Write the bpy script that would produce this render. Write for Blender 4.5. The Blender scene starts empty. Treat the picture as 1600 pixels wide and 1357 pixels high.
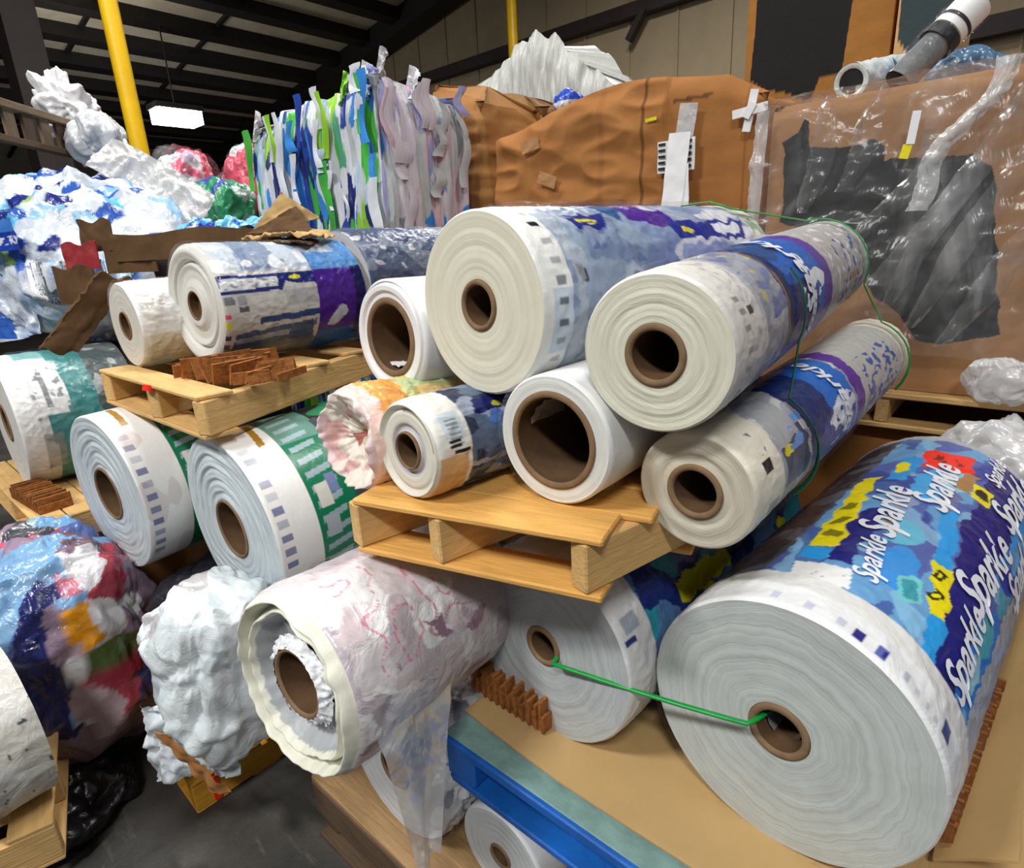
import bpy, math, random
import numpy as np
from mathutils import Matrix, Vector

C = bpy.context.scene.collection
SC = bpy.context.scene
EYE = 1.5          # camera height; heights below are given relative to the eye and shifted by EYE

# ------------------------------------------------------------------ camera
def cam_setup():
    f = 939.0; p = math.radians(17.34); r = math.radians(-3.12); yaw = math.radians(42)
    fw = np.array([0, math.cos(p), -math.sin(p)]); u = np.array([0, math.sin(p), math.cos(p)]); x = np.array([1., 0, 0])
    X = x * math.cos(r) + u * math.sin(r); U = -x * math.sin(r) + u * math.cos(r)
    e1 = np.array([math.sin(yaw), math.cos(yaw), 0]); e2 = np.array([math.cos(yaw), -math.sin(yaw), 0])
    w = lambda a: Vector((a @ e2, a @ e1, a[2]))
    X, U, fw = w(X), w(U), w(fw)
    cd = bpy.data.cameras.new('camera'); co = bpy.data.objects.new('camera', cd); C.objects.link(co)
    cd.sensor_fit = 'HORIZONTAL'; cd.sensor_width = 36; cd.lens = 36 * f / 1600
    cd.clip_start = .02; cd.clip_end = 200
    co.matrix_world = Matrix(((X.x, U.x, -fw.x, 0), (X.y, U.y, -fw.y, 0), (X.z, U.z, -fw.z, EYE), (0, 0, 0, 1)))
    SC.camera = co
cam_setup()

# ------------------------------------------------------------------ world, lights, exposure
wd = bpy.data.worlds.new('world'); SC.world = wd; wd.use_nodes = True
wd.node_tree.nodes['Background'].inputs[0].default_value = (.80, .86, 1.0, 1)
wd.node_tree.nodes['Background'].inputs[1].default_value = .15
SC.view_settings.view_transform = 'Standard'; SC.view_settings.look = 'None'
SC.view_settings.exposure = 0.0; SC.view_settings.gamma = 1.0
def area(name, loc, power, sx, sy, target=None, col=(1, .985, .955)):
    l = bpy.data.lights.new(name, 'AREA'); l.shape = 'RECTANGLE'; l.size = sx; l.size_y = sy; l.energy = power; l.color = col
    o = bpy.data.objects.new(name, l); C.objects.link(o); o.location = (loc[0], loc[1], loc[2] + EYE)
    d = Vector(target if target else (loc[0], loc[1], loc[2] - 1)) - Vector(loc)
    o.rotation_euler = d.to_track_quat('-Z', 'Y').to_euler()
    return o
# high-bay lamps of the aisle, plus one added fill by the end wall: behind, beside and over the camera, all hanging level under the roof
area('highbay_or_fill_light', (-2.2, -2.6, 3.6), 262, 1.3, .5)
area('highbay_or_fill_light', (1.6, -2.2, 3.6), 195, 1.3, .5)
area('highbay_or_fill_light', (-3.6, 1.2, 4.2), 150, 1.3, .5)
area('highbay_or_fill_light', (.4, 2.6, 5.0), 150, 1.3, .5)
area('highbay_or_fill_light', (-4.5, 6.5, 4.6), 190, 1.3, .5)  # fill added to brighten the end wall; no known fixture here
area('highbay_or_fill_light', (-9.5, 2.6, 3.8), 90, 1.3, .5)

# ------------------------------------------------------------------ colour, noise
def lin(c):
    c = np.asarray(c, float) / 255.
    return np.where(c <= .04045, c / 12.92, ((c + .055) / 1.055) ** 2.4)
_rs = np.random.RandomState(7)
_perm = np.concatenate([_rs.permutation(256)] * 3)
_grad = _rs.normal(size=(256, 3)); _grad /= np.linalg.norm(_grad, axis=1)[:, None]
def pnoise(P, seed=0):
    P = np.asarray(P, float) + seed * 17.31
    i = np.floor(P).astype(int); f = P - i; w = f * f * f * (f * (f * 6 - 15) + 10); i &= 255
    out = 0
    for dx in (0, 1):
        for dy in (0, 1):
            for dz in (0, 1):
                h = _perm[_perm[_perm[(i[..., 0] + dx) & 255] + ((i[..., 1] + dy) & 255)] + ((i[..., 2] + dz) & 255)]
                g = _grad[h]; d = f - np.array([dx, dy, dz])
                wt = (w[..., 0] if dx else 1 - w[..., 0]) * (w[..., 1] if dy else 1 - w[..., 1]) * (w[..., 2] if dz else 1 - w[..., 2])
                out = out + wt * (g * d).sum(-1)
    return out * 1.6
def fbm(P, seed=0, octv=3):
    P = np.asarray(P, float); s = 0; a = 1
    for k in range(octv):
        s = s + a * pnoise(P * 2 ** k, seed + k); a *= .5
    return s
def ridge(P, seed=0, octv=3):
    P = np.asarray(P, float); s = 0; a = 1
    for k in range(octv):
        s = s + a * (1 - 2.2 * np.abs(pnoise(P * 2 ** k, seed + k))); a *= .55
    return s
def crease(P, seed=0, octv=4):
    """sharp folds both ways on a warped domain: crumpled plastic"""
    P = np.asarray(P, float); q = P * .8
    P = P + .45 * np.stack([pnoise(q, seed + 11), pnoise(q, seed + 13), pnoise(q, seed + 15)], -1); s = 0; a = 1
    for k in range(octv):
        s = s + a * (1 - 2.4 * np.abs(pnoise(P * 1.9 ** k, seed + k)) - .5) * (1 if k % 2 == 0 else -1); a *= .52
    return s
def cells(P, scale, seed, n=9999):
    """random number 0..1 per crumpled patch: nearest jittered lattice point"""
    P = np.asarray(P, float) * scale
    P = P + .45 * np.stack([pnoise(P * 1.3, seed + 3), pnoise(P * 1.3, seed + 5), pnoise(P * 1.3, seed + 9)], -1)
    base = np.floor(P).astype(int); best = np.full(P.shape[:-1], 9e9); val = np.zeros(P.shape[:-1])
    for dx in (-1, 0, 1):
        for dy in (-1, 0, 1):
            for dz in (-1, 0, 1):
                c = base + np.array([dx, dy, dz])
                h = _perm[_perm[_perm[(c[..., 0] + seed) & 255] + (c[..., 1] & 255)] + (c[..., 2] & 255)]
                j = np.stack([_perm[h] / 255., _perm[h + 7] / 255., _perm[h + 31] / 255.], -1)
                d = ((c + j - P) ** 2).sum(-1); m = d < best
                best = np.where(m, d, best); val = np.where(m, _perm[h + 57] / 255., val)
    return val
def palette(v, pal):
    """pal: list of (weight, rgb)"""
    w = np.cumsum([p[0] for p in pal]); w = w / w[-1]
    idx = np.searchsorted(w, np.clip(v, 0, .9999)); cols = lin([p[1] for p in pal])
    return cols[np.clip(idx, 0, len(pal) - 1)]

def inpoly(X, Z, pts):
    ins = np.zeros(X.shape, bool); j = len(pts) - 1
    for i in range(len(pts)):
        xi, zi = pts[i]; xj, zj = pts[j]
        if zi != zj: ins ^= ((zi > Z) != (zj > Z)) & (X < (xj - xi) * (Z - zi) / (zj - zi) + xi)
        j = i
    return ins

# ------------------------------------------------------------------ materials
def nt(name):
    m = bpy.data.materials.new(name); m.use_nodes = True; t = m.node_tree
    for n in list(t.nodes): t.nodes.remove(n)
    o = t.nodes.new('ShaderNodeOutputMaterial')
    return m, t, o
def N(t, kind, **kw):
    n = t.nodes.new(kind)
    for k, v in kw.items():
        if k.startswith('i_'): n.inputs[k[2:].replace('_', ' ')].default_value = v
        else: setattr(n, k, v)
    return n
def noise_node(t, scale, detail=3, rough=.5, distort=0, stretch=None):
    tc = N(t, 'ShaderNodeTexCoord'); n = N(t, 'ShaderNodeTexNoise')
    n.inputs['Scale'].default_value = scale; n.inputs['Detail'].default_value = detail
    n.inputs['Roughness'].default_value = rough; n.inputs['Distortion'].default_value = distort
    if stretch:
        mp = N(t, 'ShaderNodeMapping'); mp.inputs['Scale'].default_value = stretch
        t.links.new(tc.outputs['Object'], mp.inputs[0]); t.links.new(mp.outputs[0], n.inputs['Vector'])
    else: t.links.new(tc.outputs['Object'], n.inputs['Vector'])
    return n
def mix_col(t, fac, a, b, mode='MIX'):
    n = N(t, 'ShaderNodeMix', data_type='RGBA', blend_type=mode)
    for s, v in ((0, fac), (6, a), (7, b)):
        if hasattr(v, 'links') or hasattr(v, 'is_linked'): t.links.new(v, n.inputs[s])
        elif s == 0: n.inputs[0].default_value = v
        else: n.inputs[s].default_value = (*v, 1)
    return n.outputs[2]
def ramp(t, src, a, b, ca=0., cb=1.):
    n = N(t, 'ShaderNodeMapRange'); n.inputs[1].default_value = a; n.inputs[2].default_value = b
    n.inputs[3].default_value = ca; n.inputs[4].default_value = cb
    t.links.new(src, n.inputs[0]); return n.outputs[0]
def bump(t, src, strength, dist=.01):
    b = N(t, 'ShaderNodeBump'); b.inputs['Strength'].default_value = strength; b.inputs['Distance'].default_value = dist
    t.links.new(src, b.inputs['Height']); return b.outputs[0]
def simple(name, col, rough=.6, var=.15, scale=12, bmp=.2, bscale=40, metal=0, spec=.5, stretch=None):
    m, t, o = nt(name); c = lin(col)
    n = noise_node(t, scale, 4, .6, .3, stretch); p = N(t, 'ShaderNodeBsdfPrincipled')
    t.links.new(mix_col(t, ramp(t, n.outputs[0], .3, .7), tuple(c * (1 - var)), tuple(np.minimum(c * (1 + var), .95))), p.inputs['Base Color'])
    p.inputs['Roughness'].default_value = rough; p.inputs['Metallic'].default_value = metal; p.inputs['Specular IOR Level'].default_value = spec
    if bmp:
        n2 = noise_node(t, bscale, 3, .5, 0, stretch); t.links.new(bump(t, n2.outputs[0], bmp), p.inputs['Normal'])
    t.links.new(p.outputs[0], o.inputs[0]); return m
def painted(name, rough=.4, spec=.5, bmp=.25, bscale=35, var=.08, sss=0, stretch=None, distort=.6, coat=0):
    """surface whose own printed colour is stored per vertex, with a little procedural soil and crinkle"""
    m, t, o = nt(name); a = N(t, 'ShaderNodeAttribute', attribute_name='Col'); p = N(t, 'ShaderNodeBsdfPrincipled')
    n = noise_node(t, 9, 4, .6, .4)
    t.links.new(mix_col(t, ramp(t, n.outputs[0], .35, .75, 0, var * 2), a.outputs['Color'], mix_col(t, 1.0, a.outputs['Color'], (.55, .55, .55), 'MULTIPLY')), p.inputs['Base Color'])
    p.inputs['Roughness'].default_value = rough; p.inputs['Specular IOR Level'].default_value = spec
    p.inputs['Coat Weight'].default_value = coat; p.inputs['Coat Roughness'].default_value = .12
    n2 = noise_node(t, bscale, 3, .55, distort, stretch); nb = bump(t, n2.outputs[0], bmp)
    t.links.new(nb, p.inputs['Normal']); t.links.new(nb, p.inputs['Coat Normal'])
    t.links.new(p.outputs[0], o.inputs[0]); return m
def face_mat(name, contrast=.12, freq=60, wav=.3, rough=.5, bmp=.25, spec=.4, coat=0):
    """wound end of a roll: fine concentric layers around the local Y axis"""
    m, t, o = nt(name); a = N(t, 'ShaderNodeAttribute', attribute_name='Col'); p = N(t, 'ShaderNodeBsdfPrincipled')
    tc = N(t, 'ShaderNodeTexCoord'); mp = N(t, 'ShaderNodeMapping'); mp.inputs['Scale'].default_value = (1, 0, 1)
    t.links.new(tc.outputs['Object'], mp.inputs[0])
    ln = N(t, 'ShaderNodeVectorMath', operation='LENGTH'); t.links.new(mp.outputs[0], ln.inputs[0])
    nz = noise_node(t, 7, 3, .6); ad = N(t, 'ShaderNodeMath', operation='MULTIPLY_ADD')
    t.links.new(nz.outputs[0], ad.inputs[0]); ad.inputs[1].default_value = wav * .05; t.links.new(ln.outputs['Value'], ad.inputs[2])
    n1 = N(t, 'ShaderNodeTexNoise', noise_dimensions='1D'); n1.inputs['Scale'].default_value = freq; n1.inputs['Detail'].default_value = 5
    n1.inputs['Roughness'].default_value = .7; t.links.new(ad.outputs[0], n1.inputs['W'])
    nm = noise_node(t, 16, 4, .6, 1.0); mm = N(t, 'ShaderNodeMath', operation='MULTIPLY')
    t.links.new(n1.outputs[0], mm.inputs[0]); t.links.new(ramp(t, nm.outputs[0], .3, .7, .7, 1.15), mm.inputs[1])
    t.links.new(mix_col(t, ramp(t, mm.outputs[0], .32, .62, 0, contrast * 2), a.outputs['Color'], mix_col(t, 1.0, a.outputs['Color'], (.6, .6, .6), 'MULTIPLY')), p.inputs['Base Color'])
    p.inputs['Roughness'].default_value = rough; p.inputs['Specular IOR Level'].default_value = spec
    p.inputs['Coat Weight'].default_value = coat; p.inputs['Coat Roughness'].default_value = .15
    t.links.new(bump(t, n1.outputs[0], bmp, .004), p.inputs['Normal'])
    t.links.new(p.outputs[0], o.inputs[0]); return m
def wood(name, col, var=.3, rough=.75):
    m, t, o = nt(name); c = lin(col); p = N(t, 'ShaderNodeBsdfPrincipled')
    oi = N(t, 'ShaderNodeObjectInfo'); n = noise_node(t, 3, 5, .6, 1.2, (2.2, 22, 22)); n2 = noise_node(t, 6, 3, .6, .5, (1, 2, 2))
    c1 = mix_col(t, ramp(t, n.outputs[0], .3, .7), tuple(c * (1 - var)), tuple(np.minimum(c * (1 + var * .5), .9)))
    c2 = mix_col(t, ramp(t, n2.outputs[0], .52, .78, 0, .55), c1, tuple(c * .42))
    c3 = mix_col(t, ramp(t, oi.outputs['Random'], 0, 1, 0, .35), c2, tuple(c * np.array([.8, .72, .6])))
    t.links.new(c3, p.inputs['Base Color']); p.inputs['Roughness'].default_value = rough
    t.links.new(bump(t, n.outputs[0], .35), p.inputs['Normal']); t.links.new(p.outputs[0], o.inputs[0]); return m
def film(name, haze=.16, tint=(1, 1, 1), gloss=.5, scale=9, stretch=(1, 1, 1), rough=.14, haze_hi=.4):
    """clear wrapping film: mostly see-through, with haze in the creases and a glossy skin"""
    m, t, o = nt(name)
    n = noise_node(t, scale, 4, .6, 1.4, stretch); nb = bump(t, n.outputs[0], .7, .02)
    tr = N(t, 'ShaderNodeBsdfTransparent'); tr.inputs[0].default_value = (*tint, 1)
    df = N(t, 'ShaderNodeBsdfPrincipled'); df.inputs['Base Color'].default_value = (.82, .83, .84, 1); df.inputs['Roughness'].default_value = .3
    t.links.new(nb, df.inputs['Normal'])
    gl = N(t, 'ShaderNodeBsdfGlossy'); gl.inputs['Roughness'].default_value = rough; t.links.new(nb, gl.inputs['Normal'])
    lw = N(t, 'ShaderNodeLayerWeight'); lw.inputs[0].default_value = .35; t.links.new(nb, lw.inputs['Normal'])
    m1 = N(t, 'ShaderNodeMixShader'); t.links.new(ramp(t, n.outputs[0], .56, .80, haze, haze_hi), m1.inputs[0])
    t.links.new(tr.outputs[0], m1.inputs[1]); t.links.new(df.outputs[0], m1.inputs[2])
    m2 = N(t, 'ShaderNodeMixShader'); t.links.new(ramp(t, lw.outputs['Fresnel'], 0, 1, .02, gloss), m2.inputs[0])
    t.links.new(m1.outputs[0], m2.inputs[1]); t.links.new(gl.outputs[0], m2.inputs[2])
    t.links.new(m2.outputs[0], o.inputs[0]); return m
def emis(name, col, s):
    m, t, o = nt(name); e = N(t, 'ShaderNodeEmission'); e.inputs[0].default_value = (*col, 1); e.inputs[1].default_value = s
    t.links.new(e.outputs[0], o.inputs[0]); return m

M = dict(
    side=painted('printed_film', .32, .5, .12, 26, .05, distort=.8),
    side_matte=painted('plain_white_film', .45, .4, .10, 14, .04),
    crinkle=painted('crinkled_printed_film', .32, .35, .28, 20, .06, distort=1.2),
    bagfilm=painted('crumpled_plastic', .26, .6, .5, 18, .08, distort=1.6),
    bale=painted('baled_film', .38, .5, .4, 25, .12, stretch=(3, 3, .6), distort=.8),
    board=painted('cardboard_sheet', .85, .2, .12, 30, .10),
    face=face_mat('wound_end_cream', .11, 55, .25),
    face_grey=face_mat('wound_end_grey', .22, 90, 1.1, .4, .3, coat=.25),
    face_wavy=face_mat('wound_end_wavy', .22, 38, 1.3, .45, .5),
    face_soft=face_mat('wound_end_soft', .16, 45, .9, .5, .5),
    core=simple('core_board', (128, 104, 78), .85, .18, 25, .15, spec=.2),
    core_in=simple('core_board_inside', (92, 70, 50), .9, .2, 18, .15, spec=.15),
    wood=wood('pallet_wood', (222, 182, 118), .2), wood_grey=wood('weathered_wood', (128, 108, 84)), wood_orange=wood('orange_pallet_wood', (228, 174, 92), .22),
    wood_dark=wood('dark_wood', (92, 72, 52)), skid=wood('worn_board', (160, 128, 88), .25), wood_yellow=wood('yellow_painted_wood', (214, 156, 40), .35), wood_pale=wood('pale_pallet_wood', (214, 176, 116)),
    blue=simple('blue_pallet_paint', (16, 92, 178), .5, .25, 9, .25, 30), teal=simple('worn_teal_paint', (118, 150, 146), .65, .25, 14, .3, 40),
    kraft=simple('kraft_sheet', (190, 158, 108), .85, .06, 6, .05, 30, spec=.2), card=simple('brown_cardboard', (160, 112, 64), .85, .12, 8, .1, 30, spec=.2),
    card_dark=simple('dark_cardboard', (96, 72, 48), .88, .2, 10, .15, 30, spec=.2), corr=simple('corrugated_edge', (150, 96, 50), .85, .35, 60, .4, 80, spec=.2),
    red=simple('red_print', (150, 36, 44), .6, .15), white=simple('white_paper', (236, 237, 238), .6, .03, 8, .05), ink=simple('black_ink', (22, 24, 30), .5, .1),
    navy=simple('navy_ink', (24, 30, 120), .4, .1), lettering=simple('white_lettering', (232, 236, 244), .4, .05, 20, 0), yellow=simple('yellow_label', (238, 222, 20), .45, .05),
    redlabel=simple('red_label', (246, 48, 26), .45, .04), tan=simple('tan_tape', (176, 130, 82), .6, .08), strap=simple('green_strap', (10, 150, 62), .35, .1, 30, .05),
    strap_dark=simple('dark_green_strap', (18, 92, 60), .4, .1, 30, .05),
    ypost=simple('yellow_post_paint', (238, 190, 8), .4, .08, 5, .05), steel=simple('dark_steel', (30, 26, 26), .6, .2, 6, .05), steel_brown=simple('brown_steel', (44, 32, 30), .6, .2, 4, .05),
    roof=simple('roof_insulation', (206, 196, 176), .7, .12, 2.5, .1, 8), wall=simple('wall_panel', (166, 148, 118), .7, .10, 1.2, .05, 6),
    floor=None, film=film('clear_film', .0, (1, 1, 1), .16, 13, (1, .5, 1), .12, .16), film_clear=film('thin_clear_film', .0, (1, 1, 1), .10, 13, (1, .5, 1), .12, .06), film_big=film('clear_cover_film', .05, (.97, .97, .97), .26, 2.6, (1.6, 1.6, .5), .24, .26), film_soft=film('milky_film', .50, (.95, .95, .96), .3, 6, (1, 1, .5), .25, .78),
    glow=emis('lamp_glow', (.92, .96, 1), 16), grey_gloss=simple('grey_gloss', (120, 122, 124), .18, .2, 20, .3, 30), darkprint=simple('dark_print', (40, 42, 44), .6, .15, 4),
)
def floor_mat():
    m, t, o = nt('dark_concrete'); p = N(t, 'ShaderNodeBsdfPrincipled')
    n = noise_node(t, 2.5, 6, .65, .6); n2 = noise_node(t, 5, 4, .6, .3, (1, 6, 1)); n3 = noise_node(t, 26, 3, .7)
    c = mix_col(t, ramp(t, n.outputs[0], .3, .7), (.018, .017, .016), (.085, .080, .070))
    c = mix_col(t, ramp(t, n2.outputs[0], .62, .74, 0, .5), c, (.18, .165, .14))
    c = mix_col(t, ramp(t, n3.outputs[0], .70, .78, 0, .7), c, (.26, .24, .20))
    t.links.new(c, p.inputs['Base Color']); p.inputs['Roughness'].default_value = .5
    t.links.new(bump(t, n3.outputs[0], .2), p.inputs['Normal']); t.links.new(p.outputs[0], o.inputs[0]); return m
M['floor'] = floor_mat()

# ------------------------------------------------------------------ mesh helpers
class Geo:
    def __init__(s): s.v = []; s.f = []; s.c = []; s.m = []; s.n = 0
    def add(s, V, F, col=(200, 200, 200), mi=0):
        V = np.asarray(V, float).reshape(-1, 3)
        for f in F: s.f.append(tuple(int(i) + s.n for i in f)); s.m.append(mi)
        col = np.asarray(col, float)
        if col.ndim == 1: col = np.repeat(lin(col)[None], len(V), 0)
        s.v.append(V); s.c.append(col.reshape(-1, 3)); s.n += len(V)
    def grid(s, G, wrap_u=False, col=(200, 200, 200), mi=0, flip=False):
        nu, nv = G.shape[:2]; F = []
        for i in range(nu if wrap_u else nu - 1):
            a = i * nv; b = ((i + 1) % nu) * nv
            if flip: F += [(a + j, a + j + 1, b + j + 1, b + j) for j in range(nv - 1)]
            else: F += [(a + j, b + j, b + j + 1, a + j + 1) for j in range(nv - 1)]
        s.add(G, F, col, mi)
    def box(s, c, d, col=(200, 200, 200), mi=0, R=None):
        c = np.array(c, float); d = np.array(d, float) / 2
        V = np.array([(x, y, z) for x in (-1, 1) for y in (-1, 1) for z in (-1, 1)], float) * d
        if R is not None: V = V @ np.array(R).T
        s.add(V + c, [(0, 1, 3, 2), (4, 6, 7, 5), (0, 4, 5, 1), (2, 3, 7, 6), (0, 2, 6, 4), (1, 5, 7, 3)], col, mi)
    def tube(s, pts, r, n=10, col=(200, 200, 200), mi=0, flat=None, cap=True):
        pts = np.asarray(pts, float); k = len(pts); T = np.gradient(pts, axis=0); T /= np.linalg.norm(T, axis=1)[:, None]
        up = np.array([0, 0, 1.]) if abs(T[0][2]) < .9 else np.array([1., 0, 0]); G = np.zeros((k, n, 3))
        A = up - T[0] * (up @ T[0]); A /= np.linalg.norm(A)
        for i in range(k):
            A = A - T[i] * (A @ T[i]); A /= np.linalg.norm(A); B = np.cross(T[i], A)
            for j in range(n):
                a = 2 * math.pi * j / n
                G[i, j] = pts[i] + (A * math.cos(a) * (flat if flat else r) + B * math.sin(a) * r)
        s.grid(np.transpose(G, (1, 0, 2)), True, col, mi, flip=True)
        if cap:
            s.add(G[0], [tuple(range(n))[::-1]], col, mi); s.add(G[-1], [tuple(range(n))], col, mi)
    def build(s, name, mats, parent=None, smooth=True, kind=None):
        me = bpy.data.meshes.new(name); V = np.concatenate(s.v)
        me.from_pydata(V.tolist(), [], s.f); mats = mats if isinstance(mats, (list, tuple)) else [mats]
        for m in mats: me.materials.append(m)
        me.polygons.foreach_set('material_index', s.m); me.polygons.foreach_set('use_smooth', [smooth] * len(s.f))
        ca = me.color_attributes.new('Col', 'FLOAT_COLOR', 'POINT'); c4 = np.ones((len(V), 4), np.float32); c4[:, :3] = np.concatenate(s.c)
        ca.data.foreach_set('color', c4.ravel()); me.update()
        o = bpy.data.objects.new(name, me); C.objects.link(o)
        if parent is not None: o.parent = parent
        if kind: o['kind'] = kind
        return o
def empty(name, loc=(0, 0, 0), rot=None):
    o = bpy.data.objects.new(name, None); C.objects.link(o); o.empty_display_size = .05
    if rot is not None: o.matrix_world = Matrix.Translation(loc) @ rot.to_4x4()
    else: o.location = loc
    return o
def tag(o, label, cat, group=None):
    o['label'] = label; o['category'] = cat
    if group: o['group'] = group
    return o
def W(x, y, z): return (x, y, z + EYE)
def board(name, a, b, wdir, width, thick, mat, parent, bev=.003, kind=None):
    """a plank whose long axis runs a->b; wdir is its width direction; built in its own frame so the grain follows it"""
    a = Vector(a); b = Vector(b); L = (b - a).length; x = (b - a).normalized(); w = Vector(wdir); y = (w - x * w.dot(x)).normalized(); z = x.cross(y)
    import bmesh
    bm = bmesh.new(); bmesh.ops.create_cube(bm, size=1)
    for v in bm.verts: v.co = Vector((v.co.x * L, v.co.y * width, v.co.z * thick))
    bmesh.ops.bevel(bm, geom=list(bm.edges), offset=min(bev, thick * .3), segments=1, affect='EDGES')
    me = bpy.data.meshes.new(name); bm.to_mesh(me); bm.free(); me.materials.append(mat)
    o = bpy.data.objects.new(name, me); C.objects.link(o); R = Matrix((x, y, z)).transposed().to_4x4()
    mw = Matrix.Translation((a + b) / 2) @ R
    if parent is not None: o.parent = parent; o.matrix_local = parent.matrix_basis.inverted() @ mw
    else: o.matrix_world = mw
    if kind: o['kind'] = kind
    return o

_words = {}
def word(txt, shear=.3, bold=.02):
    key = (txt, shear, bold)
    if key not in _words:
        cu = bpy.data.curves.new('word', 'FONT'); cu.body = txt; cu.size = 1; cu.shear = shear; cu.offset = bold; cu.resolution_u = 3; cu.align_x = 'CENTER'; cu.align_y = 'CENTER'
        o = bpy.data.objects.new('word', cu); C.objects.link(o); dg = bpy.context.evaluated_depsgraph_get()
        me = o.evaluated_get(dg).to_mesh(); V = np.array([v.co[:] for v in me.vertices]); F = [tuple(p.vertices) for p in me.polygons]
        o.evaluated_get(dg).to_mesh_clear(); bpy.data.objects.remove(o); bpy.data.curves.remove(cu); _words[key] = (V, F)
    return _words[key]

# ------------------------------------------------------------------ painting printed surfaces in (angle, length) coordinates
class Paint:
    def __init__(s, th, y, base, wob=0., seed=0):
        s.th, s.y = th, y; s.c = np.broadcast_to(lin(base), th.shape + (3,)).copy()
        if wob:
            q = np.stack([th / 12, y * 30, 0 * y], -1); s.th = th + wob * 12 * pnoise(q, seed); s.y = y + wob * .03 * pnoise(q, seed + 4)
    def mask(s, m, col, a=1.):
        a = np.asarray(a) * m; s.c = s.c * (1 - a[..., None]) + lin(col) * a[..., None]; return s
    def rect(s, t0, t1, y0, y1, col, a=1.): return s.mask((s.th >= t0) & (s.th <= t1) & (s.y >= y0) & (s.y <= y1), col, a)
    def band(s, y0, y1, col, a=1.): return s.mask((s.y >= y0) & (s.y <= y1), col, a)
    def ell(s, t, y, rt, ry, col, a=1.): return s.mask(((s.th - t) / rt) ** 2 + ((s.y - y) / ry) ** 2 < 1, col, a)
    def poly(s, pts, col, a=1.):
        pts = np.array(pts, float); ins = np.zeros(s.th.shape, bool); j = len(pts) - 1
        for i in range(len(pts)):
            ti, yi = pts[i]; tj, yj = pts[j]
            if yi != yj: ins ^= ((yi > s.y) != (yj > s.y)) & (s.th < (tj - ti) * (s.y - yi) / (yj - yi) + ti)
            j = i
        return s.mask(ins, col, a)
    def fleck(s, col, sc_t, sc_y, thr, seed, y0=-9, y1=9, t0=-999, t1=999, a=1.):
        n = pnoise(np.stack([s.th * sc_t, s.y * sc_y, 0 * s.y], -1), seed)
        return s.mask((n > thr) & (s.y > y0) & (s.y < y1) & (s.th > t0) & (s.th < t1), col, a)

def frame(yaw, tilt):
    y = math.radians(yaw - 42); t = math.radians(tilt)
    ax = Vector((math.sin(y) * math.cos(t), math.cos(y) * math.cos(t), math.sin(t))); sd = Vector((math.cos(y), -math.sin(y), 0)); up = sd.cross(ax)
    return Matrix((sd, ax, up)).transposed()

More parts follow.
